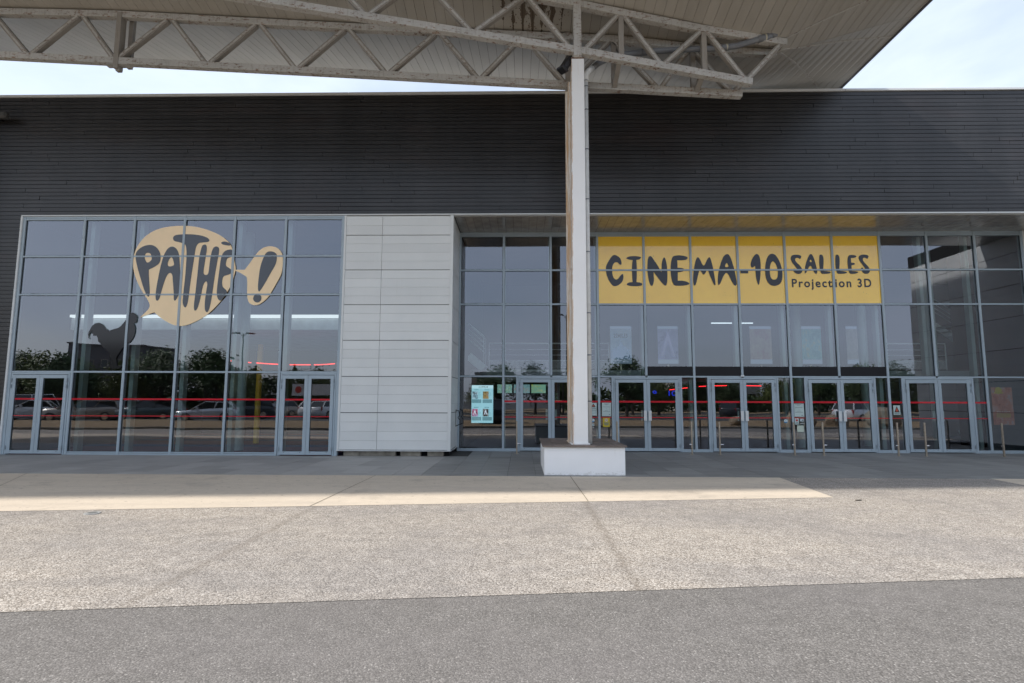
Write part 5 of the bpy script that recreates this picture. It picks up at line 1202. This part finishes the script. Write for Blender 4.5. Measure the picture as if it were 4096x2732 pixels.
for i in order:
    x,h,d_,k_ = places[i]; kk = (k_, x < -8); sizes[kk] = sizes.get(kk, 0)+1
    tree(x, h, d_, k_, '%s, %s from left among its kind in the %s half' % (kinds[k_], ordn[sizes[kk]-1], 'left' if x < -8 else 'right'), random.uniform(1.0,1.35))
def hedge_mat(): return M['leaf1']
rr = random.Random(9); vs=[]; fs=[]
for i in range(26000):
    x = rr.uniform(-95,-12) if i % 4 else rr.uniform(6,60); y = -rr.uniform(54,58); h = 3.5+.7*math.sin(x*.35)+.5*math.sin(x*.93); h = h if x < 0 else h*.8
    p = Vector((x,y,rr.random()**.8*h)); a = Vector((rr.gauss(0,1),rr.gauss(0,1),rr.gauss(0,1))).normalized(); b_ = a.orthogonal().normalized(); s_ = rr.uniform(.2,.42)
    k_ = len(vs); vs += [p+a*s_, p+b_*s_*.6, p-a*s_, p-b_*s_*.6]; fs.append((k_,k_+1,k_+2,k_+3))
me = bpy.data.meshes.new('hedgerow'); me.from_pydata(vs, [], fs); me.materials.append(M['leaf1'])
o = link('hedgerow', me); o['kind'] = 'stuff'; tag(o, 'thick dark hedgerow along the back of the car park', 'hedge')

def house(name, label, x0,x1,y0,y1,h, wallm, floors, cols, roof=0.0):
    t = thing(name, label, 'building', ((x0+x1)/2,y1,0))
    MB().box(x0,x1,y0,y1,0,h).build('wall', wallm, t)
    MB().box(x0-.2,x1+.2,y0-.2,y1+.2,h+.002,h+.25).build('roof', simple('far_roof', (.12,.11,.11), .8), t)
    for f_ in range(floors):
        for c_ in range(cols):
            wx = x0+(x1-x0)*(c_+.5)/cols; wz = 1.2+f_*2.8
            w_ = MB().box(wx-.6,wx+.6,y1,y1+.06,wz,wz+1.3).build('window', M['concrete'], t)
            q_ = MB().box(wx-.52,wx+.52,y1+.061,y1+.07,wz+.08,wz+1.22).build('window_glass', M['car_glass'], None); q_.parent = w_
house('apartment_block', 'grey flat roofed block beyond the car park at the left', -74.6,-63,-84,-74,10.4, simple('grey_block', (.12,.115,.12), .8), 3, 5)
house('low_house', 'pink rendered low house beyond the car park', -6.5,-1.5,-62,-54,5.0, simple('pink_render', (.34,.25,.22), .8), 2, 2)
house('pale_house', 'pale house with an orange panel beyond the car park at the right', 22,34,-70,-60,4.7, simple('pale_render', (.4,.38,.34), .8), 1, 5)

# low billboard and round no-stopping sign
t = thing('billboard', 'white advertising panel with a red disc beyond the parked cars', 'billboard', (-20,-38,0))
MB().box(-21.9,-18.0,-38.1,-38.0,1.95,3.05).build('panel', simple('billboard_white', (.62,.60,.58), .6), t)
MB().prism_y([(-21.3+.30*math.cos(a),2.5+.30*math.sin(a)) for a in [math.pi*2*k/20 for k in range(20)]], -37.995,-37.98).build('red_disc', simple('billboard_red', (.5,.05,.03), .6), t)
for x in (-21.5,-18): MB().box(x-.06,x+.06,-38.25,-38.12,0,2.8).build('leg', M['pole'], t)
t = thing('no_stopping_sign', 'round red and blue no stopping sign on a pole right of the entrance', 'sign', (21.0,-8.0,0))
MB().tube([(21.0,-8.05,0),(21.0,-8.05,2.2)], .03, 10).build('pole', M['steel'], t)
def disc(r,y0,y1): return MB().prism_y([(21.0+r*math.cos(a),1.83+r*math.sin(a)) for a in [math.pi*2*k/32 for k in range(32)]], y0,y1)
disc(.25,-8.015,-7.99).build('red_plate', simple('sign_red', (.50,.02,.03), .4), t)
disc(.175,-7.989,-7.984).build('blue_field', simple('sign_blue', (.02,.05,.25), .4), t)
MB().bar((20.88,-7.98,1.95),(21.12,-7.98,1.71),.006,.05).build('slash', simple('sign_red', (.50,.02,.03), .4), t)

# small things lying on the paving
t = thing('drain_cover', 'small round metal cover set in the gravel at the left', 'drain cover', (-6.03,-7.95,0))
MB().tube([(-6.03,-7.95,-.003),(-6.03,-7.95,.008)], .10, 20).build('rim', simple('galvanised', (.5,.5,.48), .5, .4), t)
MB().tube([(-6.03,-7.95,.0081),(-6.03,-7.95,.012)], .06, 16).build('lid', simple('galvanised_dark', (.25,.25,.24), .5, .4), t)
o = MB().prism_z([(5.36,-6.58),(5.42,-6.59),(5.48,-6.56),(5.46,-6.54),(5.40,-6.55)], .001,.010).build('leaf_litter', simple('dead_leaf', (.06,.05,.04), .9)); tag(o, 'dark dead leaf near the right end of the sand strip', 'leaf')
